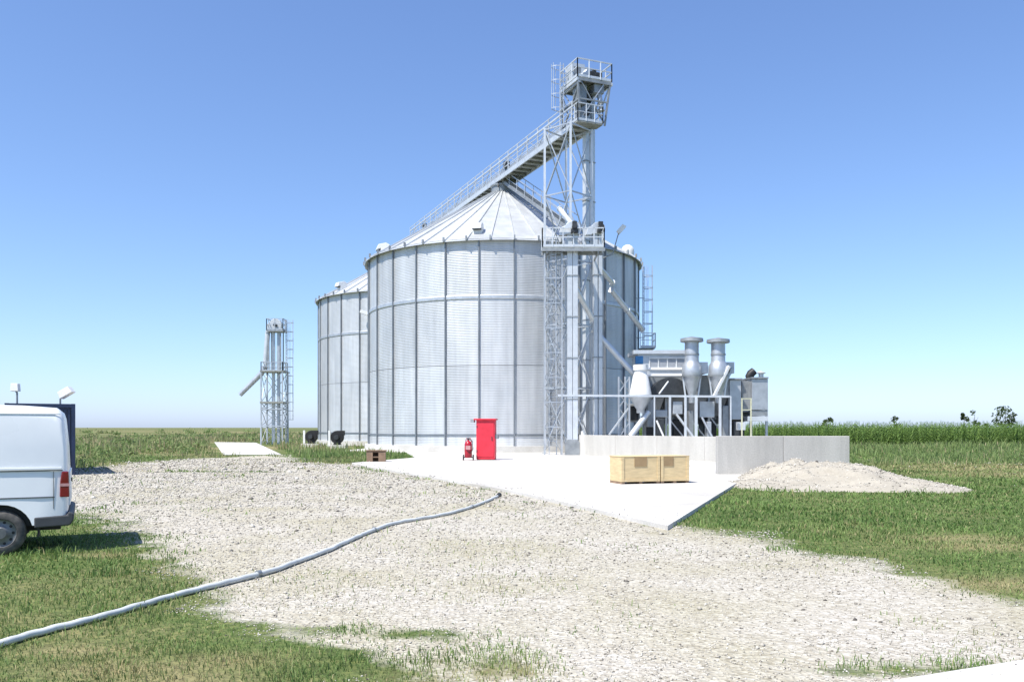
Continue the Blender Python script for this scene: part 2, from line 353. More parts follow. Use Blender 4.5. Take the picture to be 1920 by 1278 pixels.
def patch_field(px, py, lst):
    s = np.zeros(px.shape)
    for x, y, rx, ry in lst:
        c = G(x, y); s = np.maximum(s, np.exp(-(((px-c.x)/(1.3*rx))**2 + ((py-c.y)/(1.3*ry))**2)))
    return s
DRY = [(1860,875,4.5,2.6),(1770,880,3.2,1.3),(1900,890,3,1.5),(1850,1025,.9,.35),(1790,1010,.8,.3),(960,1270,.6,.3),(240,1255,.6,.22),(150,1222,.4,.15),(320,1275,.5,.25),(420,1240,.4,.2),(340,846,4,2),(250,826,6,3),(210,1040,.35,.2),(430,870,5,2.0),(1880,1095,.9,.4),(1650,905,1.8,.7)]
def vnoise(x, y, s, seed=0):
    """cheap smooth value noise in python"""
    r = np.random.default_rng(seed); tb = r.random((64, 64)); X = x*s; Y = y*s
    xi = np.floor(X).astype(int); yi = np.floor(Y).astype(int); fx = X-xi; fy = Y-yi; fx = fx*fx*(3-2*fx); fy = fy*fy*(3-2*fy)
    g = lambda a, b: tb[a % 64, b % 64]
    return (g(xi, yi)*(1-fx)+g(xi+1, yi)*fx)*(1-fy) + (g(xi, yi+1)*(1-fx)+g(xi+1, yi+1)*fx)*fy
def gravel_field(px, py):
    d = np.clip(sdist(px, py, GRAVEL) * 1.0, -2, 2)
    d = np.minimum(d / np.clip(py / 12.0, 0.6, 3.0), .75)
    return d - 1.0 * patch_field(px, py, PATCH)
def dry_field(px, py):
    d = patch_field(px, py, DRY) * .6
    d = np.maximum(d, np.clip((py-34)/20, 0, 1)*np.clip(3.2*(vnoise(px, py, .11, 8)*.6 + vnoise(px, py, .33, 9)*.4 - .50), 0, .55)*(px < 0))
    return np.clip(d + .55 * np.clip(vnoise(px, py, .55, 3) + .35 * vnoise(px, py, 2.3, 4) - .82, 0, 1), 0, 1)

# ------------------------------------------------------------------ ground (one sheet to the horizon)
def gspace(a, b, n): return np.geomspace(a, b, n)
xs = np.concatenate([-gspace(5000, 42, 24), np.arange(-40, 40.01, .22), gspace(42, 5000, 24)])
ys = np.concatenate([[-300, -100, -30, -8, 0], np.arange(2, 22, .13), np.arange(22, 60, .35), np.arange(60, 130, 1.5), gspace(132, 6500, 30)])
gx, gy = np.meshgrid(xs, ys); nx, ny = len(xs), len(ys)
idx = np.arange(nx*ny).reshape(ny, nx)
quads = np.stack([idx[:-1, :-1], idx[:-1, 1:], idx[1:, 1:], idx[1:, :-1]], -1).reshape(-1)
gv = np.stack([gx.ravel(), gy.ravel(), np.zeros(nx*ny)], -1)
gm = data_mesh('ground', gv, quads, 4, 'ground', {'gravel': gravel_field(gx.ravel(), gy.ravel()), 'dry': dry_field(gx.ravel(), gy.ravel())})
tag(link('ground', gm), 'flat ground of pale gravel and rough green grass', None, None, 'structure')

# slabs
slab_poly = [tuple(G(x, y, SLAB_Z)[:2]) for x, y in [(660, 869), (960, 919), (1100, 950), (1252, 985), (1392, 898)]]
slab_poly += [(11.9, 30.6), (17.5, 52), (18.5, 63), (11.0, 66), (8, 78), (-4, 80.5), (-11.5, 72), (-12.2, 62), (-7.2, 58), (-5.4, 47.5), tuple(G(660, 867, SLAB_Z)[:2])]
tag(MB().slab(slab_poly, -0.05, SLAB_Z).build('concrete_slab', 'slab'), 'pale sunlit concrete slab in front of the silos', None, None, 'structure')
pp = [G(419, 853), G(527, 852), G(480, 830), G(402, 829)]
tag(MB().slab([(p.x, p.y) for p in pp], -0.05, .035).build('concrete_pad', 'slab'), 'white concrete pad below the small tower', None, None, 'structure')
pp = [(G(1675, 1282).x, G(1675, 1282).y), (G(1925, 1242).x, G(1925, 1242).y), (6.5, 6.9), (6.5, 3.6), (2.2, 3.6)]
tag(MB().slab(pp, -0.05, .03).build('path', 'slab'), 'edge of a pale concrete path', None, None, 'structure')

# ------------------------------------------------------------------ silos
SR, EAVE, APEX, RING = 10.55, 14.4, 20.75, 10.5
MAIN = Vector((-0.68, 67.7, 0)); DV = Vector((-0.386, 0.9225, 0)); SEC = Vector((-9.15, 88.2, 0))
NCOL, NROOF = 28, 42
def arc_panel(r, z0, z1, a, th=0.03, seg=5):
    b = MB(); vs = []
    for rr in (r, r - th):
        for z in (z0, z1):
            vs += [(rr*math.cos(-a/2 + a*i/seg), rr*math.sin(-a/2 + a*i/seg), z) for i in range(seg+1)]
    n = seg+1; fs = []
    for i in range(seg):
        fs += [(i, i+1, n+i+1, n+i), (2*n+i+1, 2*n+i, 3*n+i, 3*n+i+1), (n+i, n+i+1, 3*n+i+1, 3*n+i), (i+1, i, 2*n+i, 2*n+i+1)]
    fs += [(0, n, 3*n, 2*n), (seg, 2*n+seg, 3*n+seg, n+seg)]
    return b.add(vs, fs)
def make_silo(loc, phase, label):
    t = thing('grain_silo', label, 'silo', loc, phase, 'galvanized grain silos')
    MB().lathe([(SR+.30, 0.05), (SR+.30, .50), (SR-.5, .50)], 84).build('foundation_ring', 'plinth', t, 30)
    da = 2*math.pi/NCOL
    tiers = [(.50, 1.22, SR+.012), (1.25, 5.9, SR), (5.93, RING-.14, SR), (RING+.14, EAVE-.03, SR)]
    for z0, z1, r in tiers:
        me = arc_panel(r, z0, z1, da*.9985).mesh('wall_panel', 'sheet', 30)
        for i in range(NCOL): link('wall_panel', me, t, Matrix.Rotation((i+.5)*da, 4, 'Z'))
    MB().lathe([(SR-.1, RING-.145), (SR+.03, RING-.145), (SR+.06, RING-.10), (SR+.06, RING+.10), (SR+.03, RING+.145), (SR-.1, RING+.145)], 112).build('wind_ring', 'galv', t, 30)
    MB().lathe([(SR-.1, 1.19), (SR+.07, 1.19), (SR+.07, 1.29), (SR-.1, 1.29)], 112).build('base_ring', 'galv_shaded', t, 30)
    sm = MB().box(SR-.01, SR+.12, -.042, .042, .50, EAVE-.06)
    sm = sm.mesh('stiffener', 'galv_shaded')
    for i in range(NCOL): link('stiffener', sm, t, Matrix.Rotation(i*da, 4, 'Z'))
    MB().lathe([(SR-.3, EAVE-.09), (SR+.10, EAVE-.09), (SR+.16, EAVE-.01), (SR-.3, EAVE+.02)], 112).build('eave_ring', 'galv_shaded', t, 30)
    # roof sheets: flat wedge with a raised seam on one side
    ra = 2*math.pi/NROOF; r0, r1 = SR+.30, .75; sl_ = (APEX-EAVE)/SR
    z_ = lambda r: EAVE + .05 + (SR - r)*sl_
    b = MB(); vs = []
    for r in (r0, (r0+r1)/2, r1):
        hw = r*math.tan(ra/2)*.999
        rib = min(.05, hw*.4)
        vs += [(r, -hw, z_(r)), (r, -hw, z_(r)+.10), (r, -hw+rib, z_(r)+.10), (r, -hw+rib+.01, z_(r)), (r, hw, z_(r)), (r, hw, z_(r)-.03), (r, -hw, z_(r)-.03)]
    fs = [(k*7+i, k*7+(i+1) % 7, (k+1)*7+(i+1) % 7, (k+1)*7+i) for k in range(2) for i in range(7)] + [tuple(range(7)), tuple(reversed(range(14, 21)))]
    me = b.add(vs, fs).mesh('roof_panel', 'roof')
    for i in range(NROOF): link('roof_panel', me, t, Matrix.Rotation((i+.5)*ra, 4, 'Z'))
    lug = MB().box(SR+.28, SR+.42, -.05, .05, EAVE-.12, EAVE+.16).mesh('eave_clip', 'galv_dull')
    for i in range(NROOF): link('eave_clip', lug, t, Matrix.Rotation((i+.0)*ra, 4, 'Z'))
    MB().lathe([(.95, z_(.95)+.03), (.95, APEX-.05), (1.05, APEX), (1.05, APEX+.10), (.2, APEX+.22), (0.001, APEX+.22)], 28).build('peak_collar', 'galv_dull', t, 30)
    return t
def world_az(a): return -math.pi/2 + a             # a: angle to the right of the side that faces the road
silo1 = make_silo(MAIN, world_az(R_(4.5)), 'big galvanized corrugated silo standing behind the red cabinet on the concrete slab')
silo2 = make_silo(SEC, world_az(R_(-2.0)), 'galvanized silo standing behind the big front silo, near the two black aeration fans')
def roof_vent(silo, az, rr, centre):
    z = EAVE + .05 + (SR-rr)*(APEX-EAVE)/SR; a = world_az(az) - silo.rotation_euler.z
    g = MB().prism([(-.42, -.35), (.42, -.05), (.42, .62), (.1, .80), (-.62, .62), (-.80, .22), (-.80, .10), (-.42, .25)], -.40, .40)
    m = Matrix.Rotation(a, 4, 'Z') @ Matrix.Translation((rr, 0, z)) @ Matrix.Rotation(math.pi, 4, 'Z') @ Matrix.Scale(.8, 4)
    v = g.build('roof_vent', 'white_paint', silo, None, .03); v.matrix_basis = m
    h = MB().box(-.77, -.45, -.37, .37, .06, .12).build('vent_opening', 'black', v)
for az in (-10, -74, 118, 175, 230): roof_vent(silo1, R_(az), SR-1.15, MAIN)
for az in (-50, -110, 175): roof_vent(silo2, R_(az), SR-1.15, SEC)
# white dome hood beside the eave of the big silo
a = R_(70); q = MAIN + Vector((math.sin(a), -math.cos(a), 0))*(SR-.55)
d = MB().lathe([(.45, -.4), (.50, .10), (.47, .32), (.34, .52), (.16, .62), (0.001, .65)], 20).build('vent_hood', 'white_paint', silo1, 50)
d.matrix_basis = Matrix.Rotation(-silo1.rotation_euler.z, 4, 'Z') @ Matrix.Translation((q.x-MAIN.x, q.y-MAIN.y, EAVE+.45))

# silo side ladder with its cage (stands off the wall on the right)
lt = thing('silo_ladder', 'caged steel ladder climbing the shaded side of the big silo', 'ladder', (9.95, 64.6, SLAB_Z))
ladder(lt, (0, 0, 0), 13.9, R_(70))
for z in (2.5, 5.5, 8.5, 11.5):
    stick('wall_bracket', lt, (0.1, .1, z), (-.55, .65, z), .05)
MB().box(-.35, .75, -.9, .35, 7.55, 7.62).build('landing', 'galv_dull', lt)
rails(MB(), [(-.35, -.9, 7.62), (.75, -.9, 7.62), (.75, .35, 7.62)], 1.1, .6).build('railing', 'galv', lt)

# ------------------------------------------------------------------ roof gallery with conveyor
P0 = Vector((4.55, 55.1, 0)); GZ = 21.15
gang = math.atan2(DV.y, DV.x) - math.pi/2
gal = thing('conveyor_gallery', 'long steel conveyor walkway running over the silo peaks from the elevator tower', 'conveyor', (P0.x, P0.y, GZ), gang)
GL = (SEC - P0).length + 2.0; GW = 0.72
nseg = 20; sl_ = GL / nseg
for i in range(nseg):
    link('deck_panel', _unit.setdefault('deck', MB().box(-GW+.07, GW-.07, .02, sl_-.03, 0, .05).mesh('deck_panel', 'deck_under')), gal, Matrix.Translation((0, i*sl_, 0)))
for sx in (-1, 1):
    for i in range(nseg // 2):
        stick('girder', gal, (sx*GW, i*2*sl_+.02, -.02), (sx*GW, (i+1)*2*sl_, -.02), .09, .34, 'galv_pale')
for i in range(int(GL/.95)):
    stick('cross_bearer', gal, (-GW+.05, .3+i*.95, -.10), (GW-.05, .3+i*.95, -.10), .30, .12, 'deck_under')
nb = int(GL/1.75); bl = GL/nb
for sx in (-1, 1):
    for i in range(nseg // 2): stick('top_chord', gal, (sx*GW, i*2*sl_+.02, 1.22), (sx*GW, (i+1)*2*sl_, 1.22), .08, .10, 'galv_pale')
    for i in range(nb+1): stick('truss_post', gal, (sx*GW, min(max(i*bl, .06), GL-.06), .14), (sx*GW, min(max(i*bl, .06), GL-.06), 1.55), .075, .075, 'galv_pale')
    for i in range(nb):
        a_, b_ = (.18, 1.2) if i % 2 else (1.2, .18)
        stick('truss_diagonal', gal, (sx*GW, i*bl+.05, a_), (sx*GW, (i+1)*bl-.05, b_), .05, .05, 'galv')
    for z in (.55, .9, 1.56): stick('hand_rail', gal, (sx*GW, .05, z), (sx*GW, GL, z), .045, .045, 'galv_pale')
ct = MB()
for i in range(nseg): ct.box(.02, .60, i*sl_+.04, (i+1)*sl_-.04, .22, .95).box(-.03, .65, (i+1)*sl_-.04, (i+1)*sl_+.04, .17, 1.0)
ct.build('conveyor_trough', 'galv', gal)
m = MB().tube((.34, -.1, .95), (.34, .55, .95), .19, 14).box(.12, .56, .1, .5, .78, .84); m.build('drive_motor', 'dark_steel', gal, 40)
for c in (MAIN, SEC):
    L = (Vector((c.x, c.y, 0)) - P0).length
    s = MB()
    for sx in (-1, 1):
        for dy in (-.7, .7): s.bar((sx*.62, L+dy, -.19), (sx*.75, L+dy*1.15, -.62), .10)
    s.box(-.75, .75, L-.8, L+.8, -.30, -.18)
    s.build('peak_support', 'dark_steel', gal)
    MB().tube((.34, L, -.18), (.30, L, -.5), .22, 14).build('discharge_spout', 'galv_dull', gal, 40)
    MB().box(-.2, .2, L-.95, L-.5, .95, 1.45).build('gate_actuator', 'dark_steel', gal)

# ------------------------------------------------------------------ lattice tower under the gallery end
TC = Vector((3.62, 54.9, SLAB_Z))
tw = thing('lattice_tower', 'tall galvanized lattice tower with X bracing carrying the conveyor end', 'tower', TC)
HT = GZ - .22 - SLAB_Z
legs = [Vector((-1.52, -.1, 0)), Vector((0.05, -1.45, 0)), Vector((1.52, .1, 0)), Vector((-.05, 1.45, 0))]
for p in legs:
    stick('leg', tw, p, p + Vector((0, 0, HT)), .14, .14, 'galv_pale')
    link('base_plate', _unit.setdefault('bp', MB().box(-.2, .2, -.2, .2, 0, .03).mesh('base_plate', 'galv_dull')), tw, Matrix.Translation(p))
lev = [0.3, 4.2, 8.2, 12.25, 16.5, HT-.1]
for i in range(4):
    p, q = legs[i], legs[(i+1) % 4]
    for z0, z1 in zip(lev, lev[1:]):
        up0, up1 = Vector((0, 0, z0)), Vector((0, 0, z1))
        stick('brace', tw, p+up0, q+up1, .055, .055, 'galv'); stick('brace', tw, q+up0+Vector((.02, .03, 0)), p+up1+Vector((.02, .03, 0)), .055, .055, 'galv')
        stick('girt', tw, p+up1, q+up1, .075, .075, 'galv')
# end platform and head platform, on the gallery's axes
def gl(x, y, z): # gallery frame -> tower-local
    c, s = math.cos(gang), math.sin(gang); return Vector((P0.x + c*x - s*y - TC.x, P0.y + s*x + c*y - TC.y, z - SLAB_Z))
def gdeck(name, x0, x1, y0, y1, z0, z1, mat, parent): 
    b = MB(); b.box(x0, x1, y0, y1, z0, z1); b.v = [tuple(gl(*v)) for v in b.v]; return b.build(name, mat, parent)
gdeck('end_platform', -.80, 1.0, -.9, -.02, GZ-.06, GZ+.04, 'deck_under', tw)
rails(MB(), [gl(-.8, 0, GZ+.04), gl(-.8, -.9, GZ+.04), gl(1.0, -.9, GZ+.04), gl(1.0, .9, GZ+.04)], 1.1, .6, .03).build('railing', 'galv_pale', tw)
HZ = 24.0
for i in range(5): gdeck('deck_plank', -.75+i*.5, -.27+i*.5, -.75, 1.75, HZ-.05, HZ+.03, 'deck_under', tw)
for p in ((-.7, -.7), (1.65, -.7), (-.7, 1.7), (1.65, 1.7)):
    stick('platform_post', tw, gl(p[0]*.75, p[1], GZ), gl(p[0], p[1], HZ), .11, .11, 'galv_dull')
    stick('knee_brace', tw, gl(p[0]*.7, p[1]*.5+.2, GZ+.9), gl(p[0], p[1], HZ-.1), .07, .07, 'galv')
for y in (-.72, .5, 1.72): stick('platform_beam', tw, gl(-.78, y, HZ-.13), gl(1.78, y, HZ-.13), .10, .16, 'galv_dull')
for x in (-.74, 1.74): stick('platform_beam', tw, gl(x, -.78, HZ-.14), gl(x, 1.78, HZ-.14), .10, .18, 'galv_pale')
rails(MB(), [gl(-.74, -.74, HZ+.03), gl(1.74, -.74, HZ+.03), gl(1.74, 1.74, HZ+.03), gl(-.74, 1.74, HZ+.03)], 1.15, .8, .034, closed=True).build('railing', 'galv_pale', tw)
gdeck('head_housing', -.55, .35, .35, 1.35, HZ+.06, HZ+1.35, 'galv_pale', tw); gdeck('housing_door', -.45, .05, .33, .345, HZ+.25, HZ+1.1, 'galv_dull', tw)
gdeck('belt_guard', .38, .62, .2, 1.2, HZ+.35, HZ+1.15, 'galv', tw); gdeck('flow_divider', -.5, .1, -.4, .4, HZ-1.5, HZ-.3, 'galv_dull', tw)
for (xa, ya, xb, yb) in ((-.55, -.7, 1.25, -.7), (1.25, -.7, 1.25, 1.7), (-.55, -.7, -.55, 1.7)):
    stick('brace', tw, gl(xa, ya, GZ+.1), gl(xb, yb, HZ-.1), .06, .06, 'galv'); stick('brace', tw, gl(xb, yb, GZ+.1), gl(xa, ya, HZ-.1), .06, .06, 'galv_dull')
stick('mid_girt', tw, gl(-.6, -.72, GZ+1.5), gl(1.35, -.72, GZ+1.5), .09, .09, 'galv_dull'); stick('mid_girt', tw, gl(-.6, -.72, GZ+1.5), gl(-.6, 1.7, GZ+1.5), .09, .09, 'galv_dull')
gdeck('gearbox', .15, .75, .0, .55, HZ-1.1, HZ-.45, 'dark_steel', tw); gdeck('gate_box', .55, 1.25, -.6, .1, HZ-.75, HZ-.2, 'galv_dull', tw)
gdeck('cable_tray', -.70, -.55, -.8, 1.7, HZ-.35, HZ-.27, 'galv', tw); gdeck('control_box', 1.0, 1.4, .9, 1.2, HZ+.1, HZ+.8, 'dark_steel', tw)
gdeck('drive_guard', .35, 1.2, -.45, -.15, HZ+.12, HZ+.62, 'dark_steel', tw); gdeck('transfer_chute', -.1, .5, .3, .95, GZ+.8, GZ+1.75, 'galv', tw)
# service platform lower down
sp = Vector((3.6, 53.6)); pz = 12.45
for i in range(6):
    x0 = 1.85 + i*.62
    MB().box(x0-TC.x, x0+.58-TC.x, 51.3-TC.y, 52.55-TC.y, pz, pz+.06).build('deck_plank', 'deck_under', tw)
for y in (51.3, 52.5): stick('platform_beam', tw, (1.8-TC.x, y-TC.y, pz-.10), (5.6-TC.x, y-TC.y, pz-.10), .10, .18, 'galv_dull')
for x in (2.1, 5.2): stick('platform_beam', tw, (x-TC.x, 51.3-TC.y, pz-.21), (x-TC.x+.0, 55-TC.y, pz-.21), .08, .14, 'galv_dull')
rails(MB(), [(1.83-TC.x, 52.5-TC.y, pz+.06), (1.83-TC.x, 51.33-TC.y, pz+.06), (5.55-TC.x, 51.33-TC.y, pz+.06), (5.55-TC.x, 52.5-TC.y, pz+.06)], 1.15, .65, .032).build('railing', 'galv_pale', tw)
# ladder from gallery to head platform
ladder(tw, gl(-1.0, 1.0, GZ+.1), 4.1, gang + R_(-90), 1.2)

# ladder mast: slender lattice with caged ladder below the service platform
lm = thing('ladder_mast', 'slender lattice ladder mast with safety cage below the lower service platform', 'ladder', (2.5, 52.0, SLAB_Z))
mp_ = [(-.52, -.4), (.52, -.4), (.52, .4), (-.52, .4)]
for x, y in mp_: stick('mast_post', lm, (x, y, 0), (x, y, 12.2), .08, .08, 'galv')
for i in range(4):
    (x0, y0), (x1, y1) = mp_[i], mp_[(i+1) % 4]
    for k in range(8):
        z0, z1 = .2 + k*1.5, 1.7 + k*1.5
        if (k+i) % 2: (xa, ya, xb, yb) = (x0, y0, x1, y1)
        else: (xa, ya, xb, yb) = (x1, y1, x0, y0)
        stick('brace', lm, (xa, ya, z0), (xb, yb, z1), .05, .05, 'galv_dull'); stick('girt', lm, (x0, y0, z1), (x1, y1, z1), .05, .05, 'galv')
ladder(lm, (0, .25, 0), 13.2, 0, 4.0, .45)

# roof stair from the service platform up to the peak
rs = thing('roof_stair', 'narrow steel stair rising along the big silo roof from tower to peak', 'stairs', (4.1, 56.3, EAVE+.35))
a0 = Vector((0, 0, 0)); a1 = Vector((-.45, 66.9, APEX+.25)) - Vector((4.1, 56.3, EAVE+.35))
side = (a1-a0).cross(Vector((0, 0, 1))).normalized()
for s in (-.33, .33): stick('stringer', rs, a0+side*s, a1+side*s, .06, .24, 'galv_dull')
nst = 34
tr = MB().box(-.32, .32, -.13, .13, 0, .04).mesh('tread', 'galv_dull'); yaw = math.atan2(side.y, side.x)
for i in range(nst): link('tread', tr, rs, Matrix.Translation(a0.lerp(a1, (i+.5)/nst)+Vector((0, 0, .06))) @ Matrix.Rotation(yaw, 4, 'Z'))
for s in (-.36, .36):
    b = MB(); up = Vector((0, 0, .95))
    for i in range(9): c = a0.lerp(a1, i/8)+side*s; b.bar(c, c+up, .045)
    b.bar(a0+side*s+up, a1+side*s+up, .05).bar(a0+side*s+up*.5, a1+side*s+up*.5, .035); b.build('handrail', 'galv', rs)
for f in (.06, .35, .65): stick('roof_bracket', rs, a0.lerp(a1, f), a0.lerp(a1, f)-Vector((0, 0, .45)), .07, .07, 'galv_dull')
stick('end_post', rs, a0, (a0.x, a0.y, -14.6), .09, .09, 'galv')

# ------------------------------------------------------------------ bucket elevators
def elevator(label, base, h, rz, tw_=.32, td=.30, gap=.14, motor_side=1, mat='galv_pale'):
    t = thing('bucket_elevator', label, 'elevator', base, rz, 'bucket elevators')
    c = (tw_+gap)/2
    for sx in (-1, 1):
        n = max(2, int(h/2.6)); 
        for i in range(n):
            z0, z1 = .9 + (h-.9)*i/n, .9 + (h-.9)*(i+1)/n
            stick('trunk_section', t, (sx*c, 0, z0+.012), (sx*c, 0, z1-.012), tw_, td, mat)
            stick('flange', t, (sx*c, 0, z1-.03), (sx*c, 0, z1+.03), tw_+.07, td+.07, 'galv_dull')
    wd = tw_+gap+tw_
    MB().prism([(-wd/2-.12, .0), (wd/2+.12, 0), (wd/2+.12, .75), (wd/2-.02, .95), (-wd/2+.02, .95), (-wd/2-.12, .75)], -td/2-.08, td/2+.08).build('boot', 'galv_dull', t, None, .015)
    pr = [(-wd/2-.10, h-.02), (wd/2+.10, h-.02), (wd/2+.16, h+.35)] + [(( wd/2+.16)*math.cos(a), h+.35+(wd/2+.1)*math.sin(a)) for a in np.linspace(0, math.pi, 11)[1:-1]] + [(-wd/2-.42, h+.35), (-wd/2-.52, h-.1), (-wd/2-.22, h-.1)]
    MB().prism(pr, -td/2-.12, td/2+.12).build('head', 'galv_pale', t, None, .015)
    k = motor_side
    MB().tube((.1, -td/2-.12, h+.35), (.1, -td/2-.55, h+.35), .17, 14).box(-.12, .32, -td/2-.5, -td/2-.14, h+.02, h+.2).tube((.1, -td/2-.52, h+.35), (.1+.0, -td/2-.62, h+.35), .12, 14).build('drive_motor', 'dark_steel', t, 40)
    MB().box(-.03, .25, -td/2-.30, -td/2-.16, h+.5, h+.72).build('junction_box', 'blue' if motor_side < 0 else 'dark_steel', t)
    return t
e1 = elevator('tallest bucket elevator with twin trunks rising to the railed head platform', P(1104, 850, 55.9).to_2d().to_3d()+Vector((0, 0, SLAB_Z)), 24.3-SLAB_Z, gang+R_(18), .30, .30, .26)
e2 = elevator('short pale bucket elevator with its boot on the slab beside the wall end', Vector((3.66, 51.8, SLAB_Z)), 13.35, 0, .30, .42, .03)
e3 = elevator('short bucket elevator behind the pit wall, between tall tower and grain dryer', Vector((5.42, 54.1, SLAB_Z)), 13.9, R_(8), .24, .36, .06)
def spout(parent, p, q, r=.17, mat='galv_pale', name='spout'):
    inv = Matrix.Translation(parent.location) @ Matrix.Rotation(parent.rotation_euler.z, 4, 'Z'); inv.invert()
    p, q = inv @ Vector(p), inv @ Vector(q); b = MB().tube(p, q, r, 16)
    n = max(1, int((q-p).length/2))
    for i in range(n+1):
        c = p.lerp(q, i/n); dd = (q-p).normalized()*.04; b.tube(c-dd, c+dd, r+.045, 16)
    return b.build(name, mat, parent, 40)
spout(e2, P(1074, 533, 51.9), P(1114, 602, 54.2)); spout(e3, P(1113, 618, 54.3), P(1192, 704, 54.4), .19)
spout(e3, P(1120, 497, 54.6), P(1148, 530, 57)); spout(e3, P(1146, 543, 57), P(1204, 617, 60.5), .19)
spout(e1, gl(0.2, .6, GZ+2.2)+TC, gl(.34, 1.3, GZ+.8)+TC, .2); spout(e1, gl(.9, -.2, HZ+.6)+TC, gl(1.1, -.55, GZ+1.0)+TC, .16, 'galv')
spout(e2, P(1050, 392, 54.2), P(1072, 420, 52.0), .15)
# horizontal trough from the elevators to the silo floor
for (nm, lab, a, b_) in (('pit_conveyor', 'low galvanized trough conveyor lying behind the pit wall', (4.6, 53.6), (10.5, 51.2)),):
    t = thing(nm, lab, 'conveyor', (a[0], a[1], SLAB_Z)); v = Vector((b_[0]-a[0], b_[1]-a[1], 0))
    stick('trough', t, (0, 0, .55), v+Vector((0, 0, .55)), .45, .5, 'galv')
    for f in (0.05, .35, .65, .95): stick('support', t, v*f, v*f+Vector((0, 0, .33)), .4, .08, 'galv_dull')

# ------------------------------------------------------------------ floodlights
def floodlight(base, h, head, label, tilt=35, size=.45, yaw=0.0, lean=(0, 0), hf=.34):
    t = thing('floodlight', label, 'floodlight', base, 0, 'floodlights on short masts')
    top = Vector((lean[0], lean[1], h))
    MB().tube((0, 0, 0), top, .035, 8).build('mast', 'galv_dull', t, 40)
    hd = MB().prism([(-.5*size, 0), (.5*size, 0), (.42*size, hf*size), (-.42*size, hf*size)], -.30*size, .30*size).build('lamp_head', 'white_paint', t, None, .015)
    hd.matrix_basis = Matrix.Translation(top+Vector((head[0], head[1], .05))) @ Matrix.Rotation(yaw, 4, 'Z') @ Matrix.Rotation(R_(-tilt), 4, 'Y')
    MB().bar(top, top+Vector((head[0], head[1], .08)), .05).build('bracket', 'galv_dull', t)
p = P(1153, 447, 58.0)
floodlight((6.9, 58.6, 13.6), 1.6, (.25, 0), 'white floodlight on a leaning mast above the shaded side of the big silo', 48, .7, 0, (.45, 0), .42)
stick('mast_arm', bpy.data.objects['floodlight'], (0, 0, 0.05), (-1.4, .75, -.4), .07, .07, 'galv_dull')
sL = P(683, 584, 77.9)
f2 = thing('floodlight', 'small white floodlight bracketed in the gap between the two silos', 'floodlight', (sL.x, sL.y, sL.z), 0, 'floodlights on short masts')
MB().prism([(-.4, -.1), (.3, -.35), (.4, -.1), (-.3, .15)], -.2, .2).build('lamp_head', 'white_paint', f2, None, .02)
MB().bar((0, 0, -.05), (.28, .66, -.1), .07).build('bracket', 'galv_dull', f2)

# ------------------------------------------------------------------ concrete pit walls
def wall(name, a, b_, h, th, mat, label, joints=3, lip=False):
    a, b_ = Vector((*a, 0)), Vector((*b_, 0)); d = b_-a; L = d.length; t = thing(name, label, 'wall', a, math.atan2(d.y, d.x))
    n = joints
    for i in range(n):
        MB().box(L*i/n+(.006 if i else 0), L*(i+1)/n-(.006 if i < n-1 else 0), 0, th, -.1, h).build('cast_section', mat, t, None, .018)
    MB().box(.02, L-.02, .03, th-.03, -.1, h-.03).build('core', 'wall_grey', t)
    return t
wall('pit_wall', (4.05, 51.6), (11.4, 39.4), 1.30, .25, 'wall_pale', 'bright pale concrete wall behind the two wooden boxes', 4)
wall('loading_wall', (7.34, 30.5), (12.07, 30.5), 1.445, .28, 'wall_grey', 'grey concrete wall with the sand heap at its foot', 2)
b = MB().box(0, .12, 0, .12, 0, 1.45); o = b.build('wall_post', 'white_paint', None, None, .01); o.location = (4.15, 51.25, SLAB_Z); tag(o, 'small white post at the far end of the pale concrete wall', 'post')

# ------------------------------------------------------------------ grain dryer behind the walls
DY = 55.0
dr = thing('grain_dryer', 'galvanized grain dryer with two capped cyclones behind the concrete walls', 'grain dryer', (12.0, DY, SLAB_Z))
def D(x, y, Y=DY): return P(x, y, Y) - dr.location
def dbox(name, x0, x1, y0, y1, mat, Y0=DY, th=3.0, parent=None, bevel=None):
    p, q = D(x0, y1, Y0), D(x1, y0, Y0)
    return MB().box(p.x, q.x, Y0-DY, Y0-DY+th, p.z, q.z).build(name, mat, parent or dr, None, bevel)
# main body in panels
for i, (x0, x1) in enumerate(((1208, 1248), (1249, 1289), (1290, 1329), (1330, 1367))):
    dbox('body_panel', x0, x1, 703, 741, 'galv_dull', 55.2, 3.2)
    # hopper under each body section: a tapered box
    p, q = D(x0+.5, 741, 55.2), D(x1-.5, 741, 55.2); zc = D(0, 779, 55.2).z; cxm = (p.x+q.x)/2
    vs = [(p.x, .2, p.z), (q.x, .2, p.z), (q.x, 3.4, p.z), (p.x, 3.4, p.z), (cxm-.35, 1.3, zc), (cxm+.35, 1.3, zc), (cxm+.35, 2.2, zc), (cxm-.35, 2.2, zc)]
    MB().add(vs, [(0,1,2,3),(4,5,6,7),(0,1,5,4),(1,2,6,5),(2,3,7,6),(3,0,4,7)]).build('hopper', 'galv_dull' if i % 2 else 'galv', dr)
    MB().tube((cxm, 1.75, zc), (cxm, 1.75, zc-.45), .22, 12).build('discharge_pipe', 'galv_dull', dr, 40)
# curved plenum drum in front of the body
p = D(1262, 742, 54.9)
MB().lathe([(.0, 0), (1.25, 0), (1.25, 1.1), (0, 1.1)], 24, a0=0, a1=math.pi).build('plenum_drum', 'dark_steel', dr, 40).matrix_basis = Matrix.Translation((p.x-.3, p.y+.3, p.z-.1)) @ Matrix.Rotation(R_(90), 4, 'X')
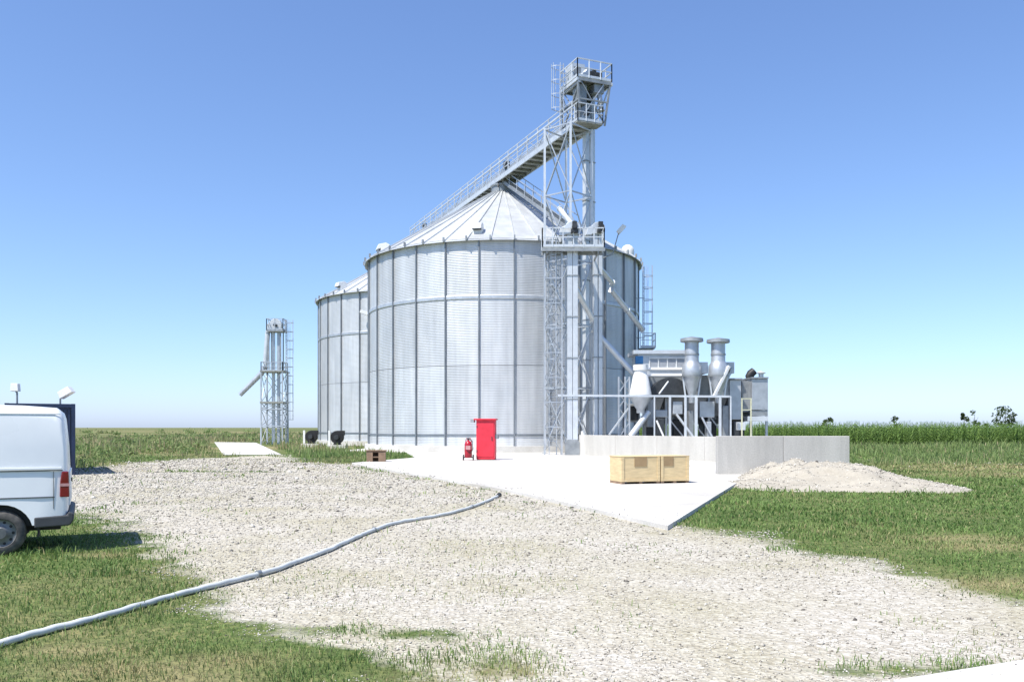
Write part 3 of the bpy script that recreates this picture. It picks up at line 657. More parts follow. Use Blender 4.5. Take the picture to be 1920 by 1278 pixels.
# upper air housing: frame, panes, roof
dbox('air_housing', 1196, 1287, 664, 703, 'galv_pale', 56.0, 2.6)
dbox('housing_roof', 1188, 1291, 656, 663, 'galv_pale', 55.75, 3.1)
for i in range(4):
    x0 = 1219 + i*16.8; o = dbox('pane', x0, x0+13.5, 673, 687, 'pane', 55.97, .05)
    dbox('pane_frame', x0-1.6, x0-.1, 670, 689, 'white_paint', 55.93, .09)
dbox('pane_frame', 1217, 1287, 688.5, 691.5, 'white_paint', 55.9, .12); dbox('pane_frame', 1217, 1287, 669, 672, 'white_paint', 55.9, .12)
dbox('control_box', 1192, 1206, 667, 682, 'blue', 54.4, .35, None, .02)
# white pipes along the front
for y, r in ((692, .10), (704, .09)):
    a_, b_ = D(1210, y, 54.7), D(1282, y, 54.7); stick('duct_pipe', dr, a_, b_, 2*r, 2*r, 'white_paint', 'tube')
# the end cabinets
dbox('fan_housing', 1368, 1390, 712, 786, 'galv', 55.1, 3.0, None, .02); dbox('fan_housing', 1391, 1409, 714, 772, 'galv_dull', 55.3, 2.8, None, .02)
dbox('fan_housing', 1410, 1440, 710, 768, 'galv', 54.6, 3.4, None, .02); dbox('louvre_band', 1410.5, 1439.5, 769, 779, 'galv_dull', 54.66, 3.2); dbox('base_channel', 1402, 1440, 780, 789, 'galv_pale', 54.6, 3.4)
dbox('housing_roof', 1366, 1392, 708.5, 711.5, 'galv_dull', 54.95, 3.3); dbox('housing_roof', 1409, 1441, 706.5, 709.5, 'galv_dull', 54.5, 3.6)
pts = [D(1405, 715, 56), D(1405, 706, 56), D(1408, 700, 56), D(1414, 695, 56)]
MB().path(pts, [.26, .27, .27, .25], 14).build('exhaust_elbow', 'black', dr, 50)
a_ = D(1427, 708, 56); MB().lathe([(.16, 0), (.16, .25), (.32, .32), (.02, .48)], 14, (a_.x, a_.y, a_.z)).build('roof_cowl', 'galv_pale', dr, 40)
# cyclones
for cxp, ty in ((1297, 633), (1346.5, 635)):
    c = D(cxp, ty, 53.4); k = 53.4/F
    prof = lambda l: [(r*k, -(y-ty)*k) for r, y in l]
    cy = MB().lathe(prof([(13, ty+8), (13, 676), (14, 680), (18, 686), (18.5, 703), (17.5, 706), (6, 742), (5.5, 755)]), 24, c).build('cyclone', 'galv', dr, 35)
    MB().lathe(prof([(.02, ty-2.5), (8, ty-1), (21, ty+1.5), (21.5, ty+7), (20, ty+8), (12, ty+8)]), 24, c).build('rain_cap', 'galv_dull', cy, 35)
    MB().lathe(prof([(13.9, 663), (13.9, 666), (13, 666)]), 24, c).build('band', 'galv_dull', cy, 35)
    MB().lathe(prof([(18.4, 703), (19.2, 703), (19.2, 706), (17, 706)]), 24, c).build('flange', 'galv_dull', cy, 35)
    a_ = D(cxp+8, 692, 53.6); MB().box(a_.x, a_.x+.75, a_.y+.0, a_.y+1.9, a_.z-.25, a_.z+.45).build('inlet_duct', 'galv', cy)
    for sx in (-1, 1): stick('cyclone_leg', dr, D(cxp+sx*17, 704, 53.4), D(cxp+sx*12, 742, 53.4), .09, .09, 'galv_pale')
# white settling hopper at the end nearest the elevators
k = 53.6/F; c = D(1201, 683, 53.6)
prof = [(r*k, -(y-683)*k) for r, y in [(.02, 683), (14, 684), (14, 694), (12, 695), (12, 700), (14, 704), (20, 735), (21, 741)]]
wh = MB().lathe(prof, 24, c).build('settling_hopper', 'white_paint', dr, 35)
MB().lathe([(r*k, -(y-683)*k) for r, y in [(21.6, 740.5), (21, 745), (8, 767), (7.5, 774), (.02, 774)]], 24, c).build('hopper_cone', 'galv', wh, 35)
dbox('fan_inlet', 1181, 1197, 761, 787, 'black', 54.2, .5, None, .03); dbox('fan_casing', 1178, 1200, 757, 791, 'galv_dull', 54.75, .7, None, .05)
stick('chute', dr, D(1216, 772, 53.8), D(1182, 818, 53.2), .38, .38, 'galv_pale', 'tube')
for x in (1160, 1172, 1180): stick('frame_post', dr, D(x, 706, 53.9), D(x, 830, 53.9), .10, .10, 'galv')
for k_ in range(4): stick('brace', dr, D(1160, 708+k_*28, 53.9), D(1180, 736+k_*28, 53.9), .06, .06, 'galv_dull'); stick('brace', dr, D(1180, 708+k_*28, 53.9), D(1160, 736+k_*28, 53.9), .06, .06, 'galv')
stick('brace', dr, D(1142, 815, 53.5), D(1178, 765, 53.9), .09, .09, 'galv_pale')
# legs below the body
for x, m_ in ((1209, 'galv_dull'), (1249, 'galv'), (1289, 'galv_dull'), (1329, 'galv'), (1367, 'galv_dull'), (1408, 'galv_dull'), (1437, 'galv')):
    for Y in (55.3, 58.2): q = D(x, 740, Y); stick('leg', dr, (q.x, q.y, -.02), (q.x, q.y, q.z), .14, .14, m_)
for x0, x1 in ((1209, 1249), (1249, 1289), (1289, 1329), (1329, 1367)):
    a_, b_ = D(x0, 778, 55.25), D(x1, 828, 55.25); stick('brace', dr, a_, b_, .08, .08, 'galv_pale' if x0 in (1209, 1329) else 'galv')
# dark machinery bases
for x0, x1 in ((1212, 1240), (1262, 1284), (1318, 1344), (1371, 1396)):
    dbox('machine_base', x0, x1, 786, 828, 'dark_steel', 56.2, 1.4, None, .06)
dbox('mid_duct', 1229, 1252, 768, 782, 'galv', 54.6, .5, None, .04)
# front frame carrying pipes: posts and a long beam
for x, w_ in ((1227, .08), (1256, .13), (1285, .13), (1305, .16), (1350, .14), (1370, .08)):
    q = D(x, 742, 51.6); stick('frame_post', dr, (q.x, q.y, -.02), (q.x, q.y, q.z), w_, w_, 'galv_pale')
stick('frame_beam', dr, D(1046, 741, 51.6), D(1368, 743, 51.6), .08, .12, 'galv_pale')
stick('stair_stringer', dr, D(1367, 686, 53.0), D(1339, 742, 52.6), .12, .16, 'white_paint'); stick('stair_stringer', dr, D(1373, 690, 53.6), D(1346, 746, 53.2), .10, .16, 'galv')
for f in np.linspace(.06, .94, 9):
    a_ = D(1367, 686, 53.0).lerp(D(1339, 742, 52.6), f); stick('tread', dr, a_, a_ + Vector((.2, .6, -.13)), .22, .03, 'galv')
dbox('sky_gap_panel', 1208, 1367, 741.5, 795, 'galv_dull', 58.5, .3)  # plain panel added to block bright sky gaps below the dryer body
stick('handrail', dr, D(1236, 738, 52.4), D(1253, 715, 53.2), .07, .07, 'white_paint')
for x0, x1, y0, y1, m_, Y in ((1214, 1226, 748, 800, 'galv_dull', 54.2), (1232, 1246, 784, 822, 'dark_steel', 53.4), (1262, 1280, 752, 776, 'galv', 54.3), (1312, 1340, 752, 782, 'galv', 54.2), (1355, 1366, 760, 825, 'galv_dull', 54.0), (1292, 1301, 770, 826, 'galv_dull', 53.8), (1326, 1334, 790, 826, 'galv', 53.6), (1376, 1386, 790, 826, 'dark_steel', 53.9)):
    dbox('duct_box', x0, x1, y0, y1, m_, Y, .7, None, .03)
stick('duct_pipe', dr, D(1268, 776, 53.2), D(1302, 822, 53.0), .16, .16, 'galv_pale', 'tube'); stick('duct_pipe', dr, D(1316, 782, 53.6), D(1338, 824, 53.2), .14, .14, 'galv', 'tube'); stick('duct_pipe', dr, D(1231, 788, 53.0), D(1246, 822, 52.8), .12, .12, 'white_paint', 'tube')
# yellow guard rail
for x in (1391, 1408): q = D(x, 746, 51.9); stick('guard_post', dr, (q.x, q.y, -.02), (q.x, q.y, q.z), .07, .07, 'yellow')
for y in (747, 768): stick('guard_rail', dr, D(1391, y, 51.9), D(1408, y, 51.9), .05, .05, 'yellow')
dbox('guard_base', 1383, 1398, 791, 806, 'galv_pale', 52.3, .4, None, .02)

# ------------------------------------------------------------------ small loading tower on the left
sb = G(515, 833); k = sb.y/F
st = thing('loading_tower', 'small lattice loading tower with bent spout standing left of the silos', 'tower', (sb.x, sb.y, 0))
def S(x, y, dy=0.0): v = P(x, y, sb.y+dy); return Vector((v.x-sb.x, dy, v.z))
hw = 1.08
corners = [(-hw, -hw), (hw, -hw), (hw, hw), (-hw, hw)]
zA, zT = S(0, 697).z, S(0, 620).z
for x, y in corners: stick('leg', st, (x, y, 0), (x, y, zA), .13, .13, 'galv')
for x, y in ((-.45, -.5), (.75, -.5), (.75, .5), (-.45, .5)): stick('upper_leg', st, (x, y, zA), (x, y, zT), .10, .10, 'galv_dull')
lv = [.1, 1.9, 3.6, S(0, 755).z, zA]
for i in range(4):
    (x0, y0), (x1, y1) = corners[i], corners[(i+1) % 4]
    for z0, z1 in zip(lv, lv[1:]):
        stick('girt', st, (x0, y0, z1), (x1, y1, z1), .11, .11, 'galv'); stick('brace', st, (x0, y0, z0), (x1, y1, z1), .05, .05, 'galv_dull'); stick('brace', st, (x1, y1, z0), (x0, y0, z1), .05, .05, 'galv_dull')
MB().box(-hw-.1, hw+.15, -hw-.1, hw+.1, zA-.06, zA+.05).build('platform', 'deck_under', st)
MB().box(-hw-.1, hw+.1, -hw-.1, hw+.1, S(0, 756).z, S(0, 753).z).build('platform', 'deck_under', st)
rails(MB(), [(-hw, -hw, zA), (hw, -hw, zA), (hw, hw, zA), (-hw, hw, zA)], .95, 1.1, .035, closed=True).build('railing', 'galv', st)
MB().box(-.62, 1.05, -.75, .75, zT-.14, zT+.05).build('top_platform', 'galv_dull', st)
rails(MB(), [(-.62, -.75, zT), (1.05, -.75, zT), (1.05, .75, zT), (-.62, .75, zT)], 1.15, .8, .035, closed=True).build('railing', 'galv', st)
stick('trunk', st, (-.12, 0, 0), (-.12, 0, zT), .26, .34, 'galv_pale'); stick('trunk', st, (.42, 0, 0), (.42, 0, zT), .26, .34, 'galv')
pr = [(-.4, zT), (.7, zT), (.75, zT+.6)] + [(.15+.62*math.cos(a), zT+.6+.6*math.sin(a)) for a in np.linspace(0, math.pi, 9)[1:-1]] + [(-.75, zT+.6), (-.85, zT-.2), (-.5, zT-.2)]
MB().prism(pr, -.32, .32).build('head', 'galv_pale', st, None, .02)
MB().tube((.2, -.32, zT+.55), (.2, -.75, zT+.55), .17, 12).build('drive_motor', 'dark_steel', st, 40)
MB().tube(S(502, 622), S(497, 688), .26, 12).build('spout', 'galv_pale', st, 40)
MB().path([S(498, 686), S(490, 700), S(450, 740)], [.28, .28, .24], 12).build('spout', 'galv', st, 40)
ladder(st, (hw+.12, 0, 0.05), S(0, 600).z, R_(90), 2.5, .45)

# ------------------------------------------------------------------ aeration fans by the second silo
def fan(base, label):
    t = thing('aeration_fan', label, 'fan', base, 0, 'aeration fans beside the rear silo')
    MB().box(-.7, .9, -.5, .6, 0, .32).build('plinth', 'plinth', t, None, .02)
    MB().lathe([(.001, -.22), (.5, -.22), (.54, -.16), (.54, .16), (.5, .22), (.001, .22)], 22).build('volute', 'black', t, 40).matrix_basis = Matrix.Translation((.15, 0, .95)) @ Matrix.Rotation(R_(90), 4, 'X')
    MB().box(.15, .75, -.2, .2, 1.1, 1.5).build('outlet', 'black', t, None, .02)
    MB().tube((.15, -.22, .95), (.15, -.55, .95), .2, 12).build('motor', 'dark_steel', t, 40)
    MB().prism([(-.15, .3), (.45, .3), (.3, .8), (0, .8)], -.25, .25).build('pedestal', 'black', t)
    stick('cable_post', t, (-.45, -.2, .3), (-.45, -.2, 1.5), .17, .17, 'white_paint')
p = G(581, 838); fan((p.x, p.y, 0), 'black aeration fan on concrete plinth, the one nearer the loading tower')
p = G(629, 841); fan((p.x, p.y, 0), 'black aeration fan on concrete plinth, the one nearer the big silo')

# ------------------------------------------------------------------ red cabinet, extinguisher, crate, boxes
CBX = G(911, 862, SLAB_Z); k = CBX.y/F
cb = thing('fire_cabinet', 'tall red steel cabinet with flat lid in front of the big silo', 'cabinet', (CBX.x, CBX.y, SLAB_Z), R_(-8))
MB().box(-.50, .46, 0, .55, .04, 2.05).build('body', 'red', cb, None, .012)
MB().box(-.62, .52, -.10, .62, 2.052, 2.13).build('lid', 'red', cb, None, .008)
MB().box(-.80, -.625, -.02, .35, 1.93, 2.08).build('lid_bracket', 'galv_dull', cb)
MB().box(-.45, .41, -.022, -.003, .16, 1.93).build('door', 'red', cb, None, .006)
MB().box(.30, .34, -.05, -.023, 1.0, 1.2).build('handle', 'dark_steel', cb)
for z in (.4, 1.65): MB().tube((-.46, -.03, z), (-.46, -.03, z+.12), .018, 8).build('hinge', 'dark_steel', cb)
MB().box(-.47, .43, .02, .53, 0, .04).build('plinth', 'dark_steel', cb)
MB().box(.465, .60, .1, .5, 1.1, 1.3).build('side_box', 'galv_dull', cb)
EX = G(878, 862.5, SLAB_Z)
ex = thing('fire_extinguisher', 'dark red wheeled fire extinguisher standing beside the red cabinet', 'extinguisher', EX)
MB().lathe([(.001, .12), (.15, .13), (.19, .2), (.19, .82), (.15, .93), (.06, .99), (.05, 1.06), (.001, 1.06)], 20).build('cylinder', 'red_dark', ex, 40)
for sx in (-1, 1): MB().tube((sx*.22, .06, .15), (sx*.28, .06, .15), .15, 16).build('wheel', 'black', ex, 40)
MB().tube((-.22, .06, .15), (.22, .06, .15), .025, 8).build('axle', 'dark_steel', ex)
MB().path([(-.14, .18, .2), (-.14, .2, 1.0), (-.1, .22, 1.12), (.1, .22, 1.12), (.14, .2, 1.0), (.14, .18, .2)], .02, 8).build('trolley_handle', 'red_dark', ex)
MB().box(-.06, .06, -.06, .06, 1.06, 1.14).build('valve', 'dark_steel', ex)
MB().path([(.05, -.05, 1.08), (.2, -.12, 1.0), (.24, -.15, .6), (.14, -.2, .35), (-.05, -.21, .5)], .022, 8).build('hose', 'black', ex)
MB().box(-.12, .12, -.197, -.187, .55, .75).build('label_plate', 'tail_pale', ex)

def crate_planks(t, x0, x1, y0, y1, z0, z1, n, mat):
    h = (z1-z0)/n
    for i in range(n):
        za, zb = z0+i*h+.004, z0+(i+1)*h-.004
        MB().box(x0, x1, y0-.022, y0, za, zb).build('plank', mat, t); MB().box(x0, x1, y1, y1+.022, za, zb).build('plank', mat, t)
        MB().box(x0-.022, x0, y0, y1, za, zb).build('plank', mat, t); MB().box(x1, x1+.022, y0, y1, za, zb).build('plank', mat, t)
cr = G(705, 868)
ct = thing('wooden_crate', 'old open wooden crate in the grass strip by the slab corner', 'crate', (cr.x, cr.y, 0), R_(6))
for i in range(3): MB().box(-.42, .42, .0, .5, .02+i*.26, .07+i*.26).build('shelf', 'wood_old', ct)
MB().box(-.46, -.16, -.02, .0, .02, .58).build('board', 'wood_old', ct); MB().box(.12, .46, -.02, .0, .02, .54).build('board', 'wood_old', ct)
MB().box(-.46, .46, .5, .53, .02, .60).build('board', 'wood_old', ct); MB().box(-.46, -.42, 0, .5, .02, .58).build('board', 'wood_old', ct); MB().box(.42, .46, 0, .5, .02, .58).build('board', 'wood_old', ct)
MB().box(-.5, .52, -.05, .56, .602, .64).build('lid', 'wood_old', ct)

bxa = G(1165, 907.5, SLAB_Z); ang = R_(17); v = Vector((math.cos(ang), math.sin(ang), 0)); Lb = 2.20
def wooden_box(off, L, h, label, with_lid):
    c = bxa + v.normalized()*off
    t = thing('wooden_box', label, 'box', (c.x, c.y, SLAB_Z), ang, 'wooden boxes on the slab')
    for x in (.06, L/2, L-.06): MB().box(x-.05, x+.05, .0, .85, .0, .07).build('skid', 'wood_old', t)
    z0 = .07
    MB().box(.0, L, .0, .022, z0, h).build('front_board', 'wood', t, None, .004); MB().box(0, L, .83, .852, z0, h).build('back_board', 'wood', t, None, .004)
    MB().box(0.0, .022, .024, .828, z0, h).build('end_board', 'wood', t, None, .004); MB().box(L-.022, L, .024, .828, z0, h).build('end_board', 'wood', t, None, .004)
    MB().box(.03, L-.03, .03, .82, z0, z0+.02).build('floor_board', 'wood', t)
    MB().box(-.012, L+.012, -.012, .862, h+.001, h+.026).build('lid', 'wood', t, None, .004)
    for x in (.045, L-.045): MB().box(x-.04, x+.04, -.022, -.002, z0, h-.004).build('batten', 'wood', t, None, .003)
    MB().box(.09, L-.09, -.020, -.002, z0, z0+.08).build('batten', 'wood', t, None, .003)
    a_, b2 = with_lid
    MB().box(a_, b2, -.016, -.001, h-.28, h-.005).build('label_sheet', 'card', t)
    return t
wooden_box(0, Lb*.57, .80, 'pale plywood box on the slab, the end nearer the red cabinet', (.42, .82))
wooden_box(Lb*.57+.025, Lb*.43, .80, 'pale plywood box on the slab, the end nearer the sand heap', (.05, .42))

# ------------------------------------------------------------------ dark blue container and its two lamps
cc = P(76, 801, 31.0); ca = math.atan2(-cc.x, cc.y)
cn = thing('site_container', 'dark blue steel site container parked behind the white van', 'container', (cc.x, cc.y, 0), ca)
W2 = 1.06
MB().box(-W2, W2, 0.02, 5.9, .12, 2.5).build('body', 'dark_blue', cn)
b = MB()
for i in range(14): b.box(-W2+.1+i*.142, -W2+.17+i*.142, -.02, .02, .25, 2.4)
b.build('end_corrugation', 'dark_blue', cn)
b = MB()
for i in range(38):
    for s in (-1, 1): b.box(min(s*W2, s*(W2+.03)), max(s*W2, s*(W2+.03)), .15+i*.152, .23+i*.152, .25, 2.4)
b.build('side_corrugation', 'dark_blue', cn)
for x in (-W2, W2):
    for y in (0, 5.9): stick('corner_post', cn, (x, y, 0), (x, y, 2.62), .13, .13, 'dark_blue')
for x in (-W2, W2): stick('roof_rail', cn, (x, .06, 2.55), (x, 5.84, 2.55), .12, .13, 'dark_blue')
for y in (0, 5.9): stick('roof_rail', cn, (-W2+.06, y, 2.55), (W2-.06, y, 2.55), .12, .13, 'dark_blue')
MB().box(-W2, W2, 0, 5.9, 2.5, 2.53).build('roof', 'dark_blue', cn)
p = P(32, 757, 31.2); floodlight((p.x, p.y, 2.6), .42, (-.06, 0), 'square white floodlight on the corner of the dark blue container', 0, .30, 0, (0, 0), .95)
p = P(113, 757, 31.6); floodlight((p.x, p.y, 2.5), .38, (.28, 0), 'small tilted white lamp on a thin mast above the dark blue container', 30, .52, 0, (0, 0), .5)

# ------------------------------------------------------------------ white van (side parallel to the road)
VY = 1600*1.75/234
vx = (131-CX)/F*VY
vn = thing('white_van', 'white panel van parked on the grass with its rear end showing', 'van', (vx, VY, 0), R_(26.5))
def van_body():
    LEN, W_ = 5.0, 1.95
    arch = lambda cx, cz, r: [(cx + r*math.cos(a), cz + r*math.sin(a)) for a in np.linspace(math.pi*1.0, 0, 15)]
    prof = []                                   # clockwise from rear bottom, x<0 forward
    prof += [(-.05, .42), (-.02, .60), (-.012, 1.0), (-.03, 1.45), (-.07, 1.88), (-.10, 1.97), (-.17, 2.03), (-.6, 2.06), (-1.8, 2.08), (-3.0, 2.06), (-3.35, 2.01), (-4.1, 1.38), (-4.75, 1.10), (-4.95, .95), (-5.0, .62), (-4.97, .34)]
    fr = [(-4.42, .34)] + arch(-4.05, .31, .37)[1:-1] + [(-3.68, .34)]
    rr = [(-1.21, .34)] + arch(-.84, .31, .39)[1:-1] + [(-.46, .40)]
    prof += fr + rr
    ys = [(0, .17), (.012, .10), (.05, .045), (.13, .012), (.28, 0), (W_-.28, 0), (W_-.13, .012), (W_-.05, .045), (W_-.012, .10), (W_, .17)]
    b = MB(); n = len(prof); vs = []
    for y, ins in ys:
        for i, (x, z) in enumerate(prof):
            if 4 <= i <= 10: z2 = z - ins; x2 = x - (ins*.35 if i in (4, 5, 6) else 0)
            elif i < 4: z2 = z; x2 = x - ins*.35
            elif i in (11, 12, 13, 14, 15): z2 = z; x2 = x + ins*.8
            else: x2, z2 = x, z
            lean = .10*max(0, (z-1.15)/.95)**1.4 if True else 0
            yy = y + (lean if y < W_/2 else -lean)
            vs.append((x2, yy, z2))
    fs = [tuple(range(n)), tuple(reversed(range((len(ys)-1)*n, len(ys)*n)))]
    fs += [(k*n+i, (k+1)*n+i, (k+1)*n+(i+1) % n, k*n+(i+1) % n) for k in range(len(ys)-1) for i in range(n)]
    return b.add(vs, fs)
van_body().build('body', 'van', vn, 38)
MB().box(-4.9, -.12, .30, 1.65, .30, .62).build('underbody', 'black', vn)
MB().box(-1.24, -.44, .16, 1.79, .38, .78).build('wheel_housing', 'black', vn); MB().box(-4.44, -3.66, .16, 1.79, .38, .76).build('wheel_housing', 'black', vn)
# seams and mouldings on the visible side
MB().box(-3.2, -.10, -.010, .004, 1.165, 1.195).build('belt_moulding', 'van', vn, None, .004)
MB().box(-3.2, -.09, -.004, .004, 1.145, 1.160).build('panel_seam', 'seam', vn)
MB().box(-3.2, -.19, -.004, .004, .775, .792).build('panel_seam', 'seam', vn)
MB().box(-3.2, -.12, .093, .106, 1.93, 1.942).build('roof_gutter', 'galv_pale', vn)
MB().box(-1.06, -.98, -.03, .002, .90, 1.0).build('fuel_cap', 'black', vn, None, .015)
MB().box(-.205, -.197, -.004, .004, .62, 1.14).build('panel_seam', 'seam', vn)
MB().box(-1.72, -1.712, -.004, .004, .50, 1.14).build('panel_seam', 'seam', vn)
MB().box(-1.45, -1.37, -.014, .002, .66, .69).build('marker_lamp', 'tail_pale', vn)
# rear bumper wraps the corner
MB().prism([(-.44, .36), (.0, .38), (.05, .45), (.05, .55), (-.02, .575), (-.03, .53), (-.44, .51)], -.012, 1.962).build('rear_bumper', 'plastic', vn, None, .02)
for y0 in (-.012, 1.75):
    lamp = MB().prism([(-.125, .78), (-.005, .78), (-.010, 1.0), (-.016, 1.135), (-.10, 1.135), (-.12, 1.0)], y0, y0+.215).build('tail_lamp', 'tail_red', vn, None, .012)
    MB().prism([(-.122, .93), (-.004, .93), (-.007, .97), (-.118, .97)], y0-.004, y0+.219).build('lens_band', 'tail_pale', lamp)
for y0, y1 in ((.26, .955), (.975, 1.69)): MB().box(-.03, .002, y0, y1, .64, 1.12).build('rear_door', 'van', vn, None, .01)
MB().box(-.02, .02, .9, 1.02, .95, 1.0).build('rear_handle', 'black', vn)
MB().box(-.02, .006, .72, 1.23, .70, .82).build('number_plate', 'white_paint', vn)
def wheel(x, y, s):
    t = MB().lathe([(.20, -.10), (.265, -.105), (.30, -.07), (.31, 0), (.30, .07), (.265, .105), (.20, .10)], 36).build('wheel', 'tyre', vn, 50)
    t.matrix_basis = Matrix.Translation((x, y, .31)) @ Matrix.Rotation(R_(90)*s, 4, 'X')
    MB().lathe([(.205, .085), (.195, .095), (.185, .06), (.15, .05), (.09, .075), (.07, .095), (.001, .095)], 36).build('rim', 'rim', t, 40)
    h = MB()
    for i in range(10): a = 2*math.pi*i/10; h.tube((.15*math.cos(a), .15*math.sin(a), .045), (.15*math.cos(a), .15*math.sin(a), .057), .021, 8)
    h.build('rim_holes', 'black', t)
for x in (-.84, -4.05):
    wheel(x, .10, 1); wheel(x, 1.85, -1)
MB().box(-.40, -.375, .05, .28, .24, .44).build('mud_flap', 'black', vn)
MB().prism([(-4.02, 1.40), (-3.55, 1.82), (-2.95, 1.90), (-2.95, 1.25), (-3.95, 1.22)], -.006, .03).build('side_window', 'glass', vn)
MB().add([(-3.40, .28, 1.985), (-3.40, 1.67, 1.985), (-4.11, 1.72, 1.41), (-4.11, .23, 1.41), (-3.36, .28, 1.96), (-3.36, 1.67, 1.96), (-4.07, 1.72, 1.385), (-4.07, .23, 1.385)], [(0,1,2,3),(4,5,6,7),(0,1,5,4),(1,2,6,5),(2,3,7,6),(3,0,4,7)]).build('windscreen', 'glass', vn)
for y in (.05, 1.55): MB().box(-4.985, -4.86, y, y+.36, .74, .95).build('headlight', 'pane', vn, None, .02)
MB().box(-5.05, -4.80, -.01, 1.96, .34, .60).build('front_bumper', 'plastic', vn, None, .04)
MB().box(-3.95, -3.75, -.24, .05, 1.18, 1.45).build('wing_mirror', 'plastic', vn, None, .04)

# ------------------------------------------------------------------ hose across gravel and grass
hp = [(-260,1262),(-120,1235),(0,1203),(60,1186),(130,1168),(200,1150),(270,1130),(340,1110),(400,1095),(450,1083),(510,1067),(560,1049),(610,1031),(650,1013),(695,994),(740,979),(790,970),(840,961),(880,950),(910,939),(935,928)]
def catmull(p, n=7):
    out = []
    for i in range(len(p)-1):
        p0, p1, p2, p3 = p[max(i-1, 0)], p[i], p[i+1], p[min(i+2, len(p)-1)]
        for k in range(n):
            t = k/n; out.append(.5*((2*p1)+(p2-p0)*t+(2*p0-5*p1+4*p2-p3)*t*t+(3*p1-p0-3*p2+p3)*t**3))
    return out + [p[-1]]
pts = catmull([G(x, y, .045) for x, y in hp]); ht = thing('hose', 'long grey suction hose snaking from the grass across the gravel', 'hose', (pts[60].x, pts[60].y, 0))
pts = [p - ht.location for p in pts]
MB().path([p + Vector((.004*math.sin(i*.9), .014*math.sin(i*.31+1), .003*math.sin(i*1.3)-.009)) for i, p in enumerate(pts)], [.031*(1+.02*math.sin(i*2.1)) for i in range(len(pts))], 12).build('tube', 'hose', ht, 60)
b = MB(); rn = random.Random(3); acc = 0
for i in range(1, len(pts)):
    acc += (pts[i]-pts[i-1]).length
    if acc > 4.3: acc = 0; d_ = (pts[i]-pts[i-1]).normalized()*.03; MB().tube(pts[i]-d_, pts[i]+d_, .037, 12).build('hose_clamp', 'galv_dull', ht, 40)
e = pts[-1]; d_ = (pts[-1]-pts[-3]).normalized(); MB().tube(e-d_*.15, e+d_*.10, .045, 12).tube(e+d_*.08, e+d_*.12, .06, 12).build('coupling', 'dark_steel', ht, 40)

# ------------------------------------------------------------------ sand heap with lumps
def heap():
    n1, n2 = 150, 80; X = np.linspace(5.9, 13.4, n1); Y = np.linspace(21.4, 30.45, n2); gx, gy = np.meshgrid(X, Y)
    def hump(cx, cy, rx, ry, h, ang=0):
        dx, dy = gx-cx, gy-cy; c, s = math.cos(ang), math.sin(ang); u = (c*dx+s*dy)/rx; v_ = (-s*dx+c*dy)/ry
        r = np.hypot(u, v_); return h*np.clip(1-r, -.2, 1)**1.0*np.where(r < 1, 1, 0) if False else h*np.where(r < 1, (1-r)**1.05*(1-.25*(1-r)), 0)
    z = np.zeros_like(gx)
    for a in ((9.9, 26.0, 2.6, 3.0, 1.05), (9.0, 27.4, 1.8, 2.6, .92), (8.25, 25.0, 1.9, 1.9, .40), (11.3, 24.9, 1.9, 2.2, .34), (9.0, 29.3, 1.1, 1.7, .72), (7.6, 25.9, 1.5, 1.7, .22)): z = np.maximum(z, hump(*a)*1.0)
    n = vnoise(gx, gy, 1.3, 21)*.10 + vnoise(gx, gy, 3.7, 22)*.05 + vnoise(gx, gy, 9, 23)*.02 - .09
    z = np.where(z > .01, z*(1+.15*(n/.08)) + n*np.clip(z*4, 0, 1), z) - .012*(z <= .01)
    return gx, gy, z
hx, hy_, hz = heap(); n2, n1 = hx.shape; idx = np.arange(n1*n2).reshape(n2, n1)
q = np.stack([idx[:-1, :-1], idx[:-1, 1:], idx[1:, 1:], idx[1:, :-1]], -1).reshape(-1, 4)
keep = (hz.ravel()[q].max(1) > .0); q = q[keep]
hv = np.stack([hx.ravel()-9.8, hy_.ravel()-26, hz.ravel()], -1)
o = link('sand_heap', data_mesh('sand_heap', hv, q.ravel(), 4, 'sand', None, True)); o.location = (9.8, 26, 0)
tag(o, 'heap of pale sand and gravel tipped against the grey wall', 'sand heap')
def heap_z(x, y): return np.interp(0, [0], [0])

# ------------------------------------------------------------------ maize field
def corn_template(r):
    v, f, va = [], [], []
    H = r.uniform(1.85, 2.25)
    def quad(a, b_, c, d, val): 
        o = len(v); v.extend([a, b_, c, d]); f.append((o, o+1, o+2, o+3)); va.extend([val]*4)
    for a in (0, 1.57):
        dx, dy = .016*math.cos(a), .016*math.sin(a); quad((-dx, -dy, 0), (dx, dy, 0), (dx*.4, dy*.4, H), (-dx*.4, -dy*.4, H), .55)
    n = 11
    for i in range(n):
        z0 = .25 + (H-.45)*i/(n-1); a = (i % 2)*math.pi + r.uniform(-.5, .5); L = r.uniform(.55, .85)*(1-.35*abs(i/(n-1)-.45)); w_ = r.uniform(.035, .055); rise = r.uniform(.25, .5)
        ca, sa = math.cos(a), math.sin(a); prev = None; val = r.uniform(.0, 1.0)
        for k in range(4):
            t = k/3; x = L*t*(1-.15*t); z = z0 + rise*L*2.0*t - (rise*2.0+.35)*L*t*t*1.0; ww = w_*(1-t)**.6 + .003
            pa, pb = (ca*x - sa*ww, sa*x + ca*ww, z), (ca*x + sa*ww, sa*x - ca*ww, z+.02)
            if prev: quad(prev[0], prev[1], pb, pa, val)
            prev = (pa, pb)
    for i in range(5):                          # tassel
        a = i*1.257; quad((0, 0, H-.05), (.012, 0, H-.05), (.10*math.cos(a)+.006, .10*math.sin(a), H+.24), (.10*math.cos(a), .10*math.sin(a), H+.24), .95)
    return np.array(v), np.array(f), np.array(va)
r = random.Random(5); tmpl = [corn_template(r) for _ in range(5)]
V, Fc, VA = [], [], []; off = 0
